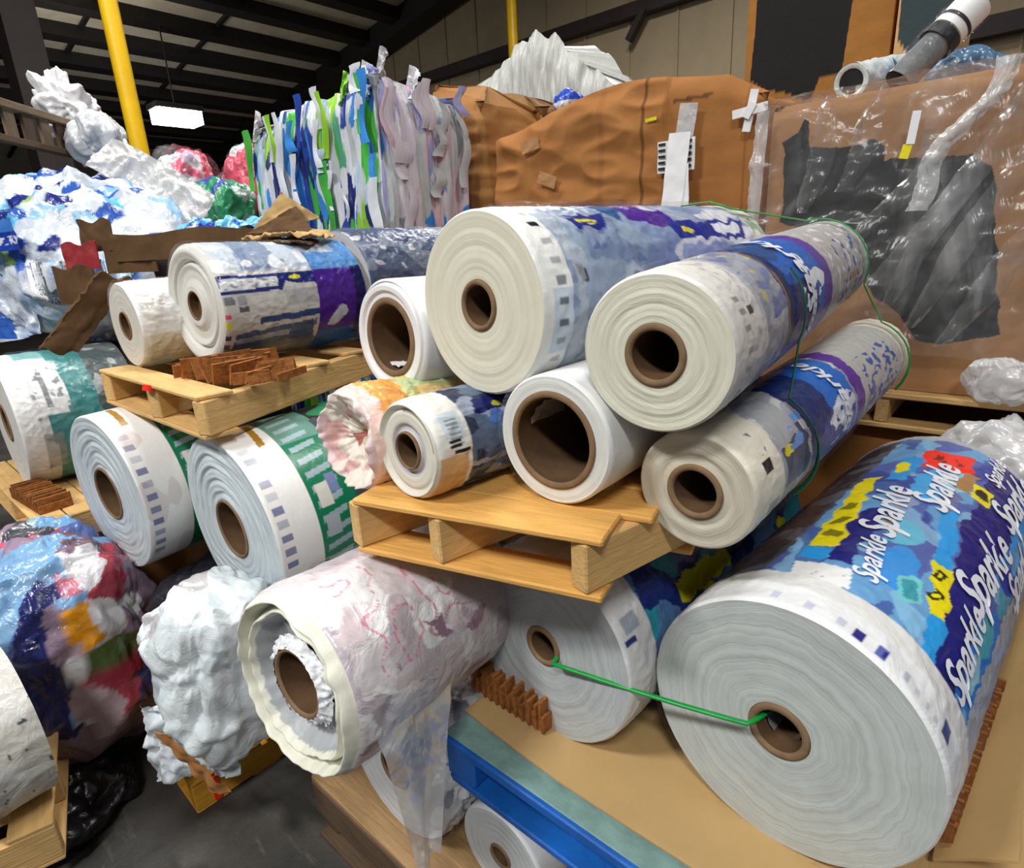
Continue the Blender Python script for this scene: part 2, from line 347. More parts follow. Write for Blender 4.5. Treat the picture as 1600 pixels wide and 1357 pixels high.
def film_roll(label, c, R, L, yaw, tilt, core, paint, facecol, face='face', side='side', face_off=None, group=None, nth=340, dy=.0042,
              disp=0., dscale=25., wrap=None, words=(), core_depth=None, facepaint=None, name='film_roll', wall=.22, core_sub=None, radius_fn=None, nocore=False, face_n=28, thr=None):
    rt = empty(name, W(*c), frame(yaw, tilt)); tag(rt, label, 'roll', group)
    g = Geo(); th = np.linspace(-180, 180, nth, endpoint=False); tr = np.radians(th)
    # side
    ny = max(8, int(L / dy)); ys = np.linspace(0, L, ny); TH, Y = np.meshgrid(th, ys, indexing='ij')
    r = np.full(TH.shape, R); P0 = np.stack([np.sin(np.radians(TH)) * R, Y, np.cos(np.radians(TH)) * R], -1)
    if disp: r = r + disp * ridge(P0 * dscale, int(R * 1e4) % 50, 3) * np.clip(Y / .03, 0.15, 1)
    if radius_fn is not None: r = r * radius_fn(TH, Y)
    ed = np.clip((.006 - Y) / .006, 0, 1); r = r - .004 * ed ** 2
    G = np.stack([np.sin(np.radians(TH)) * r, Y, np.cos(np.radians(TH)) * r], -1)
    g.grid(G, True, paint(TH, Y).c, 0, flip=False)
    # wound front end: from the core out to the rim
    r0 = 0.002 if nocore else core; rr = np.linspace(r0, 1, face_n); TF, RF = np.meshgrid(th, rr, indexing='ij'); rim = r[:, 0] / R
    off = face_off(TF, RF) if face_off else .0003 * np.sin(RF * 40)
    rad = RF * (1 + (rim[:, None] - 1) * RF) * R
    off = off * np.clip((1 - RF) / .025, 0, 1)
    GF = np.stack([np.sin(np.radians(TF)) * rad, off, np.cos(np.radians(TF)) * rad], -1)
    fc = np.broadcast_to(lin(facecol), TF.shape + (3,)) if facepaint is None else facepaint(TF, RF)
    g.grid(GF, True, fc, 1, flip=True)
    # far end
    GB = np.stack([np.sin(np.radians(TF)) * rad, 0 * RF + L, np.cos(np.radians(TF)) * rad], -1); g.grid(GB[:, ::9], True, facecol, 1)
    # lettering printed on the film
    for (txt, t0, y0, size, ang, colmat, *rest) in words:
        V, F = word(txt, rest[0] if rest else .3); a = math.radians(ang); px = (V[:, 0] * math.cos(a) - V[:, 1] * math.sin(a)) * size; py = (V[:, 0] * math.sin(a) + V[:, 1] * math.cos(a)) * size
        q = np.radians(t0) - py / R; rr_ = R + .0035 + disp * .8
        g.add(np.stack([np.sin(q) * rr_, y0 + px, np.cos(q) * rr_], -1), F, (240, 240, 244), 2 if colmat == 'w' else 3)
    g.build('wound_film', [M[side], M[face], M['lettering'], M['ink']], rt)
    if not nocore:
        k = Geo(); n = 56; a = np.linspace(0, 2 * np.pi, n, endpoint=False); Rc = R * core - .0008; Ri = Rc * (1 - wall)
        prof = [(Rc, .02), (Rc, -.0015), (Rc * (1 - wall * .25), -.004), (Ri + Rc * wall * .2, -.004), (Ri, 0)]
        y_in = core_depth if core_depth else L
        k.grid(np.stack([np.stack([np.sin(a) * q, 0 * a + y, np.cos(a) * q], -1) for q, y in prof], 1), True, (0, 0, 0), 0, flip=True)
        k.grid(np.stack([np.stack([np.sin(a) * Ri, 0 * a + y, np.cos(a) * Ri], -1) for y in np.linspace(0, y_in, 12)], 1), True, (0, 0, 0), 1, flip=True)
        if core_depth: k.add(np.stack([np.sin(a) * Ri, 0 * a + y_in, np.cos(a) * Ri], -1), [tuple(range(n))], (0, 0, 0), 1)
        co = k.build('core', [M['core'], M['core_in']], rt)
        if core_sub:   # a scrap of film or tape stuck inside the core: (theta0, theta1, y0, y1, material)
            t0, t1, y0, y1, mt = core_sub; s = Geo(); A, Yq = np.meshgrid(np.radians(np.linspace(t0, t1, 14)), np.linspace(y0, y1, 8), indexing='ij'); q = Ri - .004 - .004 * np.abs(np.sin(A * 9 + Yq * 60))
            s.grid(np.stack([np.sin(A) * q, Yq, np.cos(A) * q], -1), False, (225, 228, 232), 0); s.build('tape_scrap' if mt == 'white' else 'film_scrap', M[mt], co)
    if wrap:
        y0, y1, amp, mt = wrap; w = Geo(); ys = np.linspace(y0, y1, 60); TW, YW = np.meshgrid(th[::2], ys, indexing='ij')
        Pw = np.stack([np.sin(np.radians(TW)) * R * 9, YW * 9, np.cos(np.radians(TW)) * R * 9], -1); q = R + .0032 + amp * (1 + ridge(Pw, 11, 3)) * .5 + amp * .4
        w.grid(np.stack([np.sin(np.radians(TW)) * q, YW, np.cos(np.radians(TW)) * q], -1), True, (255, 255, 255), 0); w.build('clear_wrap', M[mt], rt)
    return rt

def crumple(G, amp, scale, seed, octv=3):
    """push a grid of points along its own normals by a creased noise"""
    du = np.gradient(G, axis=0); dv = np.gradient(G, axis=1); n = np.cross(du, dv); n /= (np.linalg.norm(n, axis=-1)[..., None] + 1e-9)
    return G + n * (amp * crease(G * scale, seed, octv + 1))[..., None]
def sheet(name, fn, ns, nt_, amp, scale, seed, mat, col=(230, 230, 232), parent=None, colfn=None, thick=0.):
    S, T = np.meshgrid(np.linspace(0, 1, ns), np.linspace(0, 1, nt_), indexing='ij'); G = crumple(fn(S, T), amp, scale, seed)
    g = Geo(); g.grid(G, False, colfn(S, T, G) if colfn else col, 0)
    if thick:
        du = np.gradient(G, axis=0); dv = np.gradient(G, axis=1); n = np.cross(du, dv); n /= (np.linalg.norm(n, axis=-1)[..., None] + 1e-9); H = G - n * thick
        g.grid(H, False, colfn(S, T, G) if colfn else col, 0, flip=True)
        for a, b in ((G[0], H[0]), (G[-1], H[-1]), (G[:, 0], H[:, 0]), (G[:, -1], H[:, -1])): g.grid(np.stack([a, b], 0), False, col, 0)
    return g.build(name, mat, parent)
def blob(name, c, rad, power, amp, scale, seed, mat, colfn=None, col=(230, 230, 232), parent=None, nu=130, nv=80, shape=None, octv=3, stretch=(1, 1, .6)):
    """closed crumpled lump: superellipsoid pushed about by creased noise"""
    U, V = np.meshgrid(np.linspace(0, 2 * np.pi, nu, endpoint=False), np.linspace(-np.pi / 2, np.pi / 2, nv), indexing='ij')
    sp = lambda x: np.sign(x) * np.abs(x) ** power
    D = np.stack([sp(np.cos(V)) * sp(np.cos(U)), sp(np.cos(V)) * sp(np.sin(U)), sp(np.sin(V))], -1); G = D * np.array(rad)
    nrm = np.stack([np.cos(V) * np.cos(U), np.cos(V) * np.sin(U), np.sin(V)], -1)
    G = G + nrm * (amp * (1.5 * crease(G * scale * .42 * np.array(stretch) + np.array(c), seed, 3) + .55 * crease(G * scale * 1.2 * np.array(stretch) + np.array(c), seed + 3, 3)))[..., None]
    if shape is not None: G = shape(G)
    cc = colfn(G, nrm) if colfn else col; G = G + np.array(W(*c)); g = Geo(); g.grid(G, True, cc, 0); return g.build(name, mat, parent)
def boxy(name, x0, x1, y0, y1, z0, z1, mat, paint, parent=None, ns=240, nt_=90, rnd=.04, disp=None, topz=None, nr=14):
    """block with painted walls and top: perimeter coordinate s (metres from the front-left corner, front wall first)"""
    lx, ly = x1 - x0, y1 - y0; per = 2 * (lx + ly); s = np.concatenate([np.linspace(0, lx, int(ns * .55), endpoint=False), np.linspace(lx, lx + ly, int(ns * .25), endpoint=False), np.linspace(lx + ly, per, int(ns * .2), endpoint=False)])
    s = np.sort(np.concatenate([s, np.array([2 * lx + ly])]))
    def pos(s):
        x = np.where(s < lx, x0 + s, np.where(s < lx + ly, x1, np.where(s < 2 * lx + ly, x1 - (s - lx - ly), x0)))
        y = np.where(s < lx, y0, np.where(s < lx + ly, y0 + (s - lx), np.where(s < 2 * lx + ly, y1, y1 - (s - 2 * lx - ly))))
        nx = np.where(s < lx, 0., np.where(s < lx + ly, 1., np.where(s < 2 * lx + ly, 0., -1.))); ny = np.where(s < lx, -1., np.where(s < lx + ly, 0., np.where(s < 2 * lx + ly, 1., 0.)))
        return x, y, nx, ny
    x, y, nx, ny = pos(s); t = np.linspace(0, 1, nt_); S, T = np.meshgrid(s, t, indexing='ij')
    X = np.repeat(x[:, None], nt_, 1); Y = np.repeat(y[:, None], nt_, 1)
    NX = np.repeat(nx[:, None], nt_, 1); NY = np.repeat(ny[:, None], nt_, 1)
    zt = topz(X, Y) if topz is not None else np.full(X.shape, z1); Z = z0 + (zt - z0) * T
    d = disp(S, T, Z) if disp is not None else 0 * S; d = d - rnd * np.clip((T - .93) / .07, 0, 1) ** 2
    G = np.stack([X + NX * d, Y + NY * d, Z], -1); col = paint(S, T, X, Y, Z); g = Geo(); g.grid(G + np.array([0, 0, EYE]), True, col, 0)
    cx, cy = (x0 + x1) / 2, (y0 + y1) / 2; k = np.linspace(1, 0.02, nr); top = G[:, -1]
    TG = np.stack([np.stack([cx + (top[:, 0] - cx) * q, cy + (top[:, 1] - cy) * q, top[:, 2] * q + (1 - q) * (zt.max() - .01) - .0 * q], -1) for q in k], 1)
    TG[..., 2] += .02 * pnoise(TG * 6, 3) * (1 - k)[None] ; tc = np.repeat(col[:, -1:, :], nr, 1)
    g.grid(TG + np.array([0, 0, EYE]), True, tc, 0); return g.build(name, mat, parent)

def pallet(label, corner, u, v, Lu, Lv, ztop, mat, nboards=5, hs=.082, tb=.012, ws=.035, smid=(.42,), gaps=None, bot=True, group=None, bmat=None, topboards=None):
    """stringer pallet: stringers run along u from the near corner, deck boards lie across along v"""
    u = Vector(u).normalized(); v = Vector(v).normalized(); c = Vector(W(*corner)); c.z = ztop + EYE; rt = empty('wooden_pallet', c); tag(rt, label, 'pallet', group)
    up = Vector((0, 0, 1)); bpy.context.view_layer.update()
    for s in (0,) + tuple(smid) + (1,):
        a = c + v * (ws / 2 + s * (Lv - ws)) - up * (tb + hs / 2); board('stringer', a, a + u * Lu, up, hs, ws, mat, rt)
    lst = topboards if topboards is not None else [(i / (nboards - 1), .09) for i in range(nboards)]
    for f, w in lst:
        a = c + u * (w / 2 + f * (Lu - w)) - up * (tb / 2); board('deck_board', a, a + v * Lv, u, w, tb, bmat or mat, rt)
    if bot:
        for f in (0, .5, 1):
            w = .09; a = c + u * (w / 2 + f * (Lu - w)) - up * (tb * 1.5 + hs); board('bottom_board', a, a + v * Lv, u, w, tb, bmat or mat, rt)
    return rt
def attach(o, p):
    o.parent = p; o.matrix_parent_inverse = p.matrix_basis.inverted(); return o
WHITE = (238, 238, 236)

# ================================================================== THE SETTING
SH = 1.6   # distance scale of the building shell, as seen from the eye
def struct(g, name, mat, smooth=False): return g.build(name, mat, None, smooth, 'structure')
g = Geo(); g.box((-6, 6, -.05), (44, 34, .1)); struct(g, 'floor', M['floor'])
g = Geo(); wy = 6.5 * SH
for i in range(30):   # upright ribbed panels of the end wall
    x = 6 - i * .9; g.box((x, wy + .06, 5), (.885, .1, 10)); g.box((x + .445, wy + .045, 5), (.03, .13, 10))
struct(g, 'wall_back', M['wall'])
roofz = lambda x: 6.627 + .158 * x + EYE
sl = math.atan(.158); RY = np.array([[math.cos(sl), 0, -math.sin(sl)], [0, 1, 0], [math.sin(sl), 0, math.cos(sl)]])
g = Geo(); g.box((-10, -1, roofz(-10) + .2), (40, 24, .06), R=RY); struct(g, 'ceiling', M['roof'])
n = 0
for i in range(17):   # purlins along the building
    x = -2.6 - 1.12 * i; n += 1
    if roofz(x) < 3.2: break
    g = Geo(); g.box((x, 1.5, roofz(x) + .05), (.28, 18, .26), R=RY); struct(g, 'trim_%d' % n, M['steel'])
for y in (2.3, 4.75, 6.9):   # thin seams of the insulation
    n += 1; g = Geo(); g.box((-11, y, roofz(-11) + .15), (24, .07, .1), R=RY); struct(g, 'trim_%d' % n, M['steel'])
n += 1; g = Geo(); g.box((-9, wy - .35, roofz(-9) - .02), (26, .5, .5), R=RY); struct(g, 'trim_%d' % n, M['steel'])   # rafter against the end wall
n += 1; g = Geo(); g.box((-4, wy - .12, 2.28 * SH + EYE), (18, .2, .2)); g.box((-5.9, wy - .2, 2.28 * SH + EYE - .25), (.1, .12, .5), R=np.array([[.8, 0, .6], [0, 1, 0], [-.6, 0, .8]]))
struct(g, 'trim_%d' % n, M['steel_brown'])
n += 1; g = Geo(); g.box((0, wy - .12, 1.40 * SH + EYE), (4, .2, .22)); struct(g, 'trim_%d' % n, M['steel_brown'])
n += 1; g = Geo(); g.box((-8.15, 2.05, 3.2), (.35, .3, 6.4)); struct(g, 'trim_%d' % n, M['steel_brown'])   # building column at the far left
g = Geo(); g.box((-26, 2, 2.0), (.2, 26, 4.6)); struct(g, 'wall_left', M['steel'])

def post(name, x, y, z1, r, label):
    g = Geo(); g.tube([(x, y, .02), (x, y, z1)], r, 20); rt = empty(name, (x, y, 0)); tag(rt, label, 'post')
    attach(g.build('post_pipe', M['ypost'], None), rt); g = Geo(); g.box((x, y, .01), (.3, .3, .02)); attach(g.build('base_plate', M['ypost'], None, False), rt); return rt
post('safety_post', -5.36, 1.93, 7.2, .062, 'bright yellow round steel post rising in front of the dark roof at the far left')
post('safety_post', -5.23 * 1.45, 6.2 * 1.45, 6.75, .085, 'dim yellow post on the end wall, behind the white film bale')
lp = np.array([-13.7, 5.75, 2.84]); rt = empty('highbay_lamp', W(*lp)); tag(rt, 'bright white high-bay lamp hanging under the dark roof', 'lamp')
g = Geo(); g.box(W(lp[0], lp[1], lp[2] + .12), (.5, .9, .1)); attach(g.build('lamp_housing', M['steel'], None, False), rt)
g = Geo()
g.box(W(lp[0], lp[1], lp[2] - .05), (.5, .8, .24))
attach(g.build('lamp_lens', M['glow'], None), rt)
g = Geo(); g.tube([W(lp[0], lp[1], lp[2] + .15), (lp[0], lp[1], roofz(lp[0]))], .015, 8); attach(g.build('hanger', M['steel'], None), rt)
area('highbay_or_fill_light', (lp[0], lp[1], lp[2] - .15), 60, .5, .9, col=(.9, .95, 1))
lu = bpy.data.lights.new('roof_fill_light', 'POINT'); lu.energy = 75; lu.shadow_soft_size = .3; lu.color = (1, .95, .86); ou = bpy.data.objects.new('roof_fill_light', lu); C.objects.link(ou); ou.location = W(lp[0] + .6, lp[1] - 1.6, lp[2] + .2)  # added point light that brightens the roof; belongs to no fixture

# ================================================================== RIGHT PILE: pallets and what they stand on
rt = pallet('tan wooden pallet carrying the front pile of cream-ended rolls', (-.895, .535, 0), (.2, .98, 0), (.965, .262, 0), .52, .46, -.41, M['wood'], 5, smid=(.40,), topboards=[(0, .1), (.26, .1), (.55, .1), (.8, .1), (1, .1)], bmat=M['wood_orange'])

# blue block pallet under the two big grey rolls
rt = empty('block_pallet', W(-.79, .63, -1.075)); tag(rt, 'blue painted pallet under the two big grey-ended rolls', 'pallet')
bz = -.945 + EYE; x0, x1, y0 = -.80, .32, .628
for i, w in enumerate((.10, .10, .10, .10, .10, .10)):
    y = y0 + .05 + i * .19; board('deck_board', (x0, y, bz - .009), (x1, y, bz - .009), (0, 1, 0), w, .018, M['teal'] if i == 0 else M['blue'], rt, kind=None)
board('lead_edge', (x0, y0 - .004, bz - .011), (x1, y0 - .004, bz - .011), (0, 0, 1), .022, .012, M['blue'], rt)
for x in (x0 + .04, -.33, .26):
    for y in (y0 + .06, 1.2): board('block', (x - .04, y, bz - .062), (x + .04, y, bz - .062), (0, 1, 0), .12, .086, M['blue'], rt, .006)
for y in (y0 + .05, 1.2): board('bottom_board', (x0, y, bz - .114), (x1, y, bz - .114), (0, 1, 0), .1, .016, M['blue'], rt)

def kraft_fn(S, T):
    x = -.80 + 1.0 * S; y = .692 + .62 * T - .035 * S; y = y - .012 * np.sin(S * 6) * (1 - T)
    return np.stack([x, y, EYE - .938 + .004 * np.sin(S * 5) + 0 * T], -1)
o = sheet('cardboard_sheet', kraft_fn, 40, 20, .0015, 6, 3, M['kraft'], thick=.004); tag(o, 'tan kraft board sheet lying on the blue pallet under the big rolls', 'cardboard')
o = sheet('cardboard_sheet', lambda S, T: np.stack([.0 + .09 * S + .0 * T, .9 + 1.0 * T, EYE - .92 + .07 * S + 0 * T], -1), 10, 30, .002, 7, 4, M['kraft'], thick=.004); tag(o, 'tan board strip standing beside the large blue printed roll', 'cardboard')
def wedge(label, a, b, h, w):
    a = np.array(a); b = np.array(b); d = b - a; L = np.linalg.norm(d); d = d / L; nrm = np.array([-d[1], d[0], 0]); g = Geo(); nseg = int(L / .009)
    for i in range(nseg):   # a pleated block of corrugated board
        q = a + d * (i + .5) * L / nseg; k = h * (.75 + .25 * math.sin(i * 1.9)); g.box(q + np.array([0, 0, EYE + k / 2]) + nrm * (w / 2 + .004 * (i % 2)), (.0062, w, k), R=np.stack([d, nrm, [0, 0, 1]], 1))
    return tag(g.build('corrugated_wedge', M['corr'], None, False), label, 'cardboard')
wedge('brown corrugated wedge chocking the left grey-ended roll', (-.83, .74, -.93), (-.62, .735, -.93), .07, .12)
wedge('brown corrugated wedge at the right foot of the large blue printed roll', (.02, .93, -.93), (.055, 1.35, -.93), .075, .06)

# skid under the blue pallet
rt = empty('wooden_skid', W(-1.2, .53, -1.5)); tag(rt, 'low board-topped skid on the floor under the film rolls below the blue pallet', 'pallet')
board('deck', W(-1.26, .93, -1.301), W(.3, .93, -1.301), (0, 1, 0), .78, .018, M['skid'], rt)
for x in (-1.235, -.5, .2): board('runner', W(x, .56, -1.40), W(x, 1.3, -1.40), (0, 0, 1), .18, .05, M['wood_dark'], rt)
board('front_rail', W(-1.26, .55, -1.36), W(.3, .55, -1.36), (0, 0, 1), .10, .025, M['wood_dark'], rt)
board('floor_board', W(-1.26, .58, -1.491), W(.3, .58, -1.491), (0, 1, 0), .09, .018, M['wood_dark'], rt)

# ================================================================== RIGHT PILE: rolls
def marks(P, angs, y0, y1, half, col, a=1.):
    for i, t in enumerate(angs): P.rect(t - half, t + half, y0, y1, col, a if not hasattr(a, '__len__') else a[i])
    return P
def plain(col=WHITE): return lambda th, y: Paint(th, y, col)

def pR2(th, y):
    P = Paint(th, y, (150, 166, 188), .35, 3)
    P.fleck((190, 200, 212), .05, 9, .12, 1, a=.6).fleck((104, 122, 162), .045, 7, .28, 2, a=.6).fleck((70, 92, 144), .12, 20, .45, 7, y0=.1, a=.6)
    P.band(.30, .46, (120, 138, 190), .5).fleck((214, 214, 222), .06, 5, .2, 4, y0=.34)
    P.poly([(28, .13), (27, .25), (43, .215), (43, .135)], (28, 38, 130)); P.poly([(4, .25), (7, .37), (34, .27), (30, .25)], (24, 84, 140)); P.poly([(-12, .24), (-4, .38), (6, .36), (6, .26)], (40, 120, 190))
    P.ell(36, .178, 3.2, .028, (226, 214, 60)).ell(37, .178, 1.2, .02, (28, 38, 130))
    P.poly([(2, .33), (4, .44), (38, .455), (46, .41), (35, .305)], (74, 30, 140)); P.poly([(-30, .33), (-28, .43), (2, .44), (2, .33)], (84, 44, 150))
    P.poly([(10, .40), (12, .44), (24, .44), (20, .39)], (206, 204, 222))
    P.poly([(38, .41), (41, .73), (60, .69), (56, .42)], (30, 44, 140)); P.poly([(43, .575), (44, .70), (56, .675), (55, .58)], (228, 232, 238)); P.ell(48.5, .475, 3, .022, (226, 214, 60))
    P.band(.735, 9, (214, 216, 206)); P.fleck((120, 150, 120), .1, 30, .25, 8, y0=.74, a=.7)
    P.poly([(60, .42), (62, .60), (90, .55), (92, .4)], (112, 132, 186), .7)
    P.rect(69, 79, .086, .108, (26, 30, 40)); P.rect(20, 180, .075, .10, (196, 202, 208), .45)
    P.th = th; P.y = y; P.band(-1, .067, (232, 233, 230)); P.rect(80, 118, .018, .067, (196, 210, 222)); marks(P, (25, 37.5, 51, 63.5, 75.5, 87.5, 99.5, 111, 123.5, 136), .033, .052, 2.2, (92, 100, 110), [.4, 1.3, .5, .55, .8, .95, .95, .6, .5, .4])
    return P
def cream_off(th, r): return (.0007 * np.sin(r * 23 + .6 * np.sin(r * 9)) + .0004 * np.sin(r * 71)) * np.clip((1 - r) * 9, 0, 1) + .001 * np.clip((r - .97) / .03, 0, 1)
film_roll('wide cream-ended roll at the very top of the front pile, its small core dark', (-.728, .742, -.093), .1542, .80, 46.6, .4, .286, pR2, (226, 223, 203), face_off=cream_off, side='crinkle', disp=.002, dscale=22, wrap=(.066, .76, .006, 'film'), nth=260)

film_roll('white roll with a wide brown core, resting against the wide cream-ended top roll', (-.995, .753, -.164), .116, .55, 44.5, -1, .70, plain((240, 241, 242)), (240, 240, 240), wall=.17, core_sub=(150, 205, .01, .045, 'white'), core_depth=.5,
          face_off=lambda t, r: -.006 * np.clip((r - .78) / .06, 0, 1) + .012 * np.clip((r - .93) / .05, 0, 1), side='side_matte')
# sheet end hanging off that roll is its own flap
def flap_fn(S, T): return np.stack([-1.115 + .0 * S + .03 * T - .03 * S, .78 + .3 * S, EYE - .19 - .10 * T + 0 * S], -1)

def pR3(th, y):
    P = Paint(th, y, (88, 104, 130), .3, 5); P.fleck((44, 52, 78), .05, 12, .05, 1).fleck((150, 160, 180), .06, 16, .3, 2); P.ell(62, .14, 10, .02, (40, 90, 170), .8).rect(30, 52, .10, .19, (26, 34, 96)); P.ell(44, .15, 5, .014, (190, 190, 50))
    P.th = th; P.y = y; P.band(-1, .068, (232, 232, 226)); P.rect(40, 70, .02, .06, (196, 210, 222), .8); marks(P, (50, 55, 60, 66, 72, 78), .026, .052, 1.2, (110, 120, 130), .7); marks(P, (74, 79.5), .022, .05, 1.5, (34, 38, 44)); P.rect(84.5, 88, .03, .066, (30, 32, 36)); P.rect(90, 150, .004, .062, (214, 176, 128)); return P
def fR3(th, r):
    n = pnoise(np.stack([th / 60, r * 7, 0 * r], -1), 4); m = (np.abs(th - 38) < 46) & (r > .80) & (r < .93); c = np.broadcast_to(lin((222, 219, 206)), th.shape + (3,)).copy(); c[m] = lin((164, 160, 142)); c[(r > .40) & (r < .56)] = lin((188, 186, 188)); return c
film_roll('small cream-ended roll between the orange wadded roll and the wide-core roll', (-.785, .605, -.324), .0864, .5, 45.6, -1, .40, pR3, (222, 219, 206), facepaint=fR3, side='crinkle', disp=.002, wall=.12,
          face_off=lambda t, r: .006 * np.exp(-((r - .48) / .07) ** 2) - .006 * np.clip((r - .93) / .04, 0, 1) + .004 * np.exp(-((r - .86) / .05) ** 2))
film_roll('white roll with the widest brown core, at the front edge of the tan pallet', (-.565, .723, -.301), .1084, .62, 40.7, 0, .764, plain((240, 241, 240)), (224, 226, 222), wall=.14, side='side_matte', core_depth=.55, core_sub=(-78, -20, .025, .12, 'film_soft'), wrap=(.0, .6, .002, 'film'), face='face_soft')

def pR4(th, y):
    P = Paint(th, y, (150, 154, 166), .2, 2); P.fleck((190, 190, 196), .05, 12, .05, 1, a=.7).fleck((92, 108, 168), .09, 24, .36, 5, y0=.1, y1=.26); P.fleck((210, 200, 90), .07, 22, .5, 3, y0=.1, y1=.25)
    P.band(.115, .135, (205, 203, 204)); P.rect(-40, 75, .12, .25, (132, 140, 160), .45)
    P.band(.25, .30, (18, 44, 92)); P.band(.255, .263, (150, 110, 70)); P.band(.30, .53, (8, 92, 182)); P.rect(-60, 30, .30, .42, (12, 62, 122)); P.rect(62, 130, .30, .48, (20, 40, 120)); P.ell(15, .33, 22, .05, (16, 70, 130))
    P.band(.53, .60, (84, 46, 150)); P.ell(68, .485, 11, .052, (232, 234, 240)); P.ell(76, .475, 5, .028, (40, 80, 170)); P.fleck((238, 240, 246), .1, 26, .2, 6, y0=.36, y1=.5, t0=70, t1=92)
    P.band(.60, 9, (178, 174, 172)); P.fleck((74, 92, 160), .13, 34, .30, 9, y0=.72, y1=.98, t0=40); P.fleck((214, 214, 220), .1, 30, .3, 13, y0=.62); P.rect(84, 92, .8, .92, (150, 110, 60), .7)
    P.th = th; P.y = y; P.band(-1, .115, (216, 214, 208)); P.fleck((164, 168, 176), .13, 60, .28, 3, y0=.06, y1=.115, a=.7); marks(P, (52, 62, 74, 88, 102), .04, .062, 2, (120, 122, 128), .8); P.rect(60, 66, .07, .09, (60, 62, 70)); P.rect(118, 128, .05, .07, (50, 52, 58)); return P
film_roll('upper of the two blue and purple printed rolls, cream-ended with thick brown core', (-.398, .745, -.154), .113, 1.08, 37.5, 3.2, .408, pR4, (224, 223, 204), face_off=cream_off, side='crinkle', disp=.001, wrap=(.03, 1.0, .004, 'film_clear'), face='face_soft',
          words=[('Sparkle', 42, .40, .075, 90, 'w'), ('Sparkle', 84, .42, .06, 90, 'w')], core_depth=.9, wall=.24)
def pR5(th, y):
    P = Paint(th, y, (160, 164, 174), .25, 4); P.fleck((206, 206, 204), .05, 12, .0, 1); P.rect(50, 100, .115, .22, (72, 78, 104)); P.rect(20, 60, .11, .2, (166, 168, 172)); P.ell(66, .142, 6, .018, (226, 214, 20)); P.fleck((110, 150, 210), .08, 22, .25, 7, y0=.15, y1=.24, t0=40, t1=70)
    P.band(.235, .36, (14, 44, 104)); P.band(.36, .50, (16, 104, 196)); P.rect(70, 130, .3, .47, (26, 60, 140)); P.ell(72, .44, 16, .06, (214, 220, 232)); P.fleck((236, 238, 244), .1, 26, .1, 6, y0=.34, y1=.48, t0=64, t1=105); P.fleck((30, 60, 150), .12, 30, .3, 8, y0=.38, y1=.5, t0=60, t1=90)
    P.band(.51, .565, (88, 40, 150)); P.band(.565, 9, (188, 186, 182)); P.fleck((66, 90, 168), .13, 34, .16, 9, y0=.6, y1=.86, t0=36, t1=130); P.band(.9, 9, (224, 216, 202))
    P.th = th; P.y = y; P.band(-1, .105, (224, 218, 202)); P.fleck((120, 120, 126), .14, 60, .34, 3, y0=.05, y1=.08, t0=30, t1=55); P.rect(59, 70, .042, .07, (36, 36, 40)); P.rect(100, 118, .05, .09, (150, 158, 166)); return P
film_roll('lower of the two blue and purple printed rolls, hanging past the tan pallet corner', (-.358, .802, -.368), .095, 1.0, 43, 2.5, .482, pR5, (206, 200, 182), face_off=lambda t, r: .0015 * np.exp(-((r - .6) / .05) ** 2) - .0008 * np.sin(r * 20), side='crinkle', disp=.001, wrap=(.09, .95, .004, 'film_clear'), face='face_soft', words=[('Sparkle', 50, .43, .06, 90, 'w')], core_depth=.9, wall=.24)

# orange wadded roll: the film end is gathered into the core like a sack mouth
def wad_off(th, r):
    q = np.stack([np.cos(np.radians(th)) * r, np.sin(np.radians(th)) * r, 0 * r], -1); k = pnoise(q * 2.6, 21) + .4 * pnoise(q * 6, 25); k2 = pnoise(np.stack([np.cos(np.radians(th)) * 6, np.sin(np.radians(th)) * 6, r * 1.5], -1), 23)
    return .045 * (1 - r) ** 1.2 + (.016 * k + .004 * k2) * np.clip(r * 2, .3, 1) - .012 * np.clip((r - .7) / .3, 0, 1)
def wad_paint(th, r):
    n = pnoise(np.stack([np.cos(np.radians(th)) * r * 3.4, np.sin(np.radians(th)) * r * 3.4, 0 * r], -1), 31); c = np.broadcast_to(lin((236, 228, 214)), th.shape + (3,)).copy(); c[(n > .12) & (r > .45)] = lin((226, 180, 176)); c[(r > .86) & (n > -.1)] = lin((232, 206, 208)); c[(r < .22)] = lin((214, 206, 178)); c[(r < .35) & (n > .25)] = lin((190, 110, 104)); return c
def pR7(th, y): P = Paint(th, y, (238, 208, 140), .4, 3); P.band(-1, .03, (238, 206, 196)); P.band(.03, .11, (242, 172, 92)); P.fleck((222, 220, 150), .05, 14, .15, 2, y0=.1).fleck((200, 214, 160), .06, 20, .35, 5, y0=.1); return P
film_roll('short orange and pink film roll with a gathered wadded end', (-.955, .60, -.334), .097, .40, 45, 1, .3, pR7, (236, 228, 214), face='face_soft', side='bagfilm', disp=.004, facepaint=wad_paint, face_off=wad_off, nocore=True, face_n=40, radius_fn=lambda t, y: 1 + .05 * np.sin(np.radians(t * 3 + 40)) * np.exp(-y / .08) - .30 * np.clip((y - .06) / .3, 0, 1))

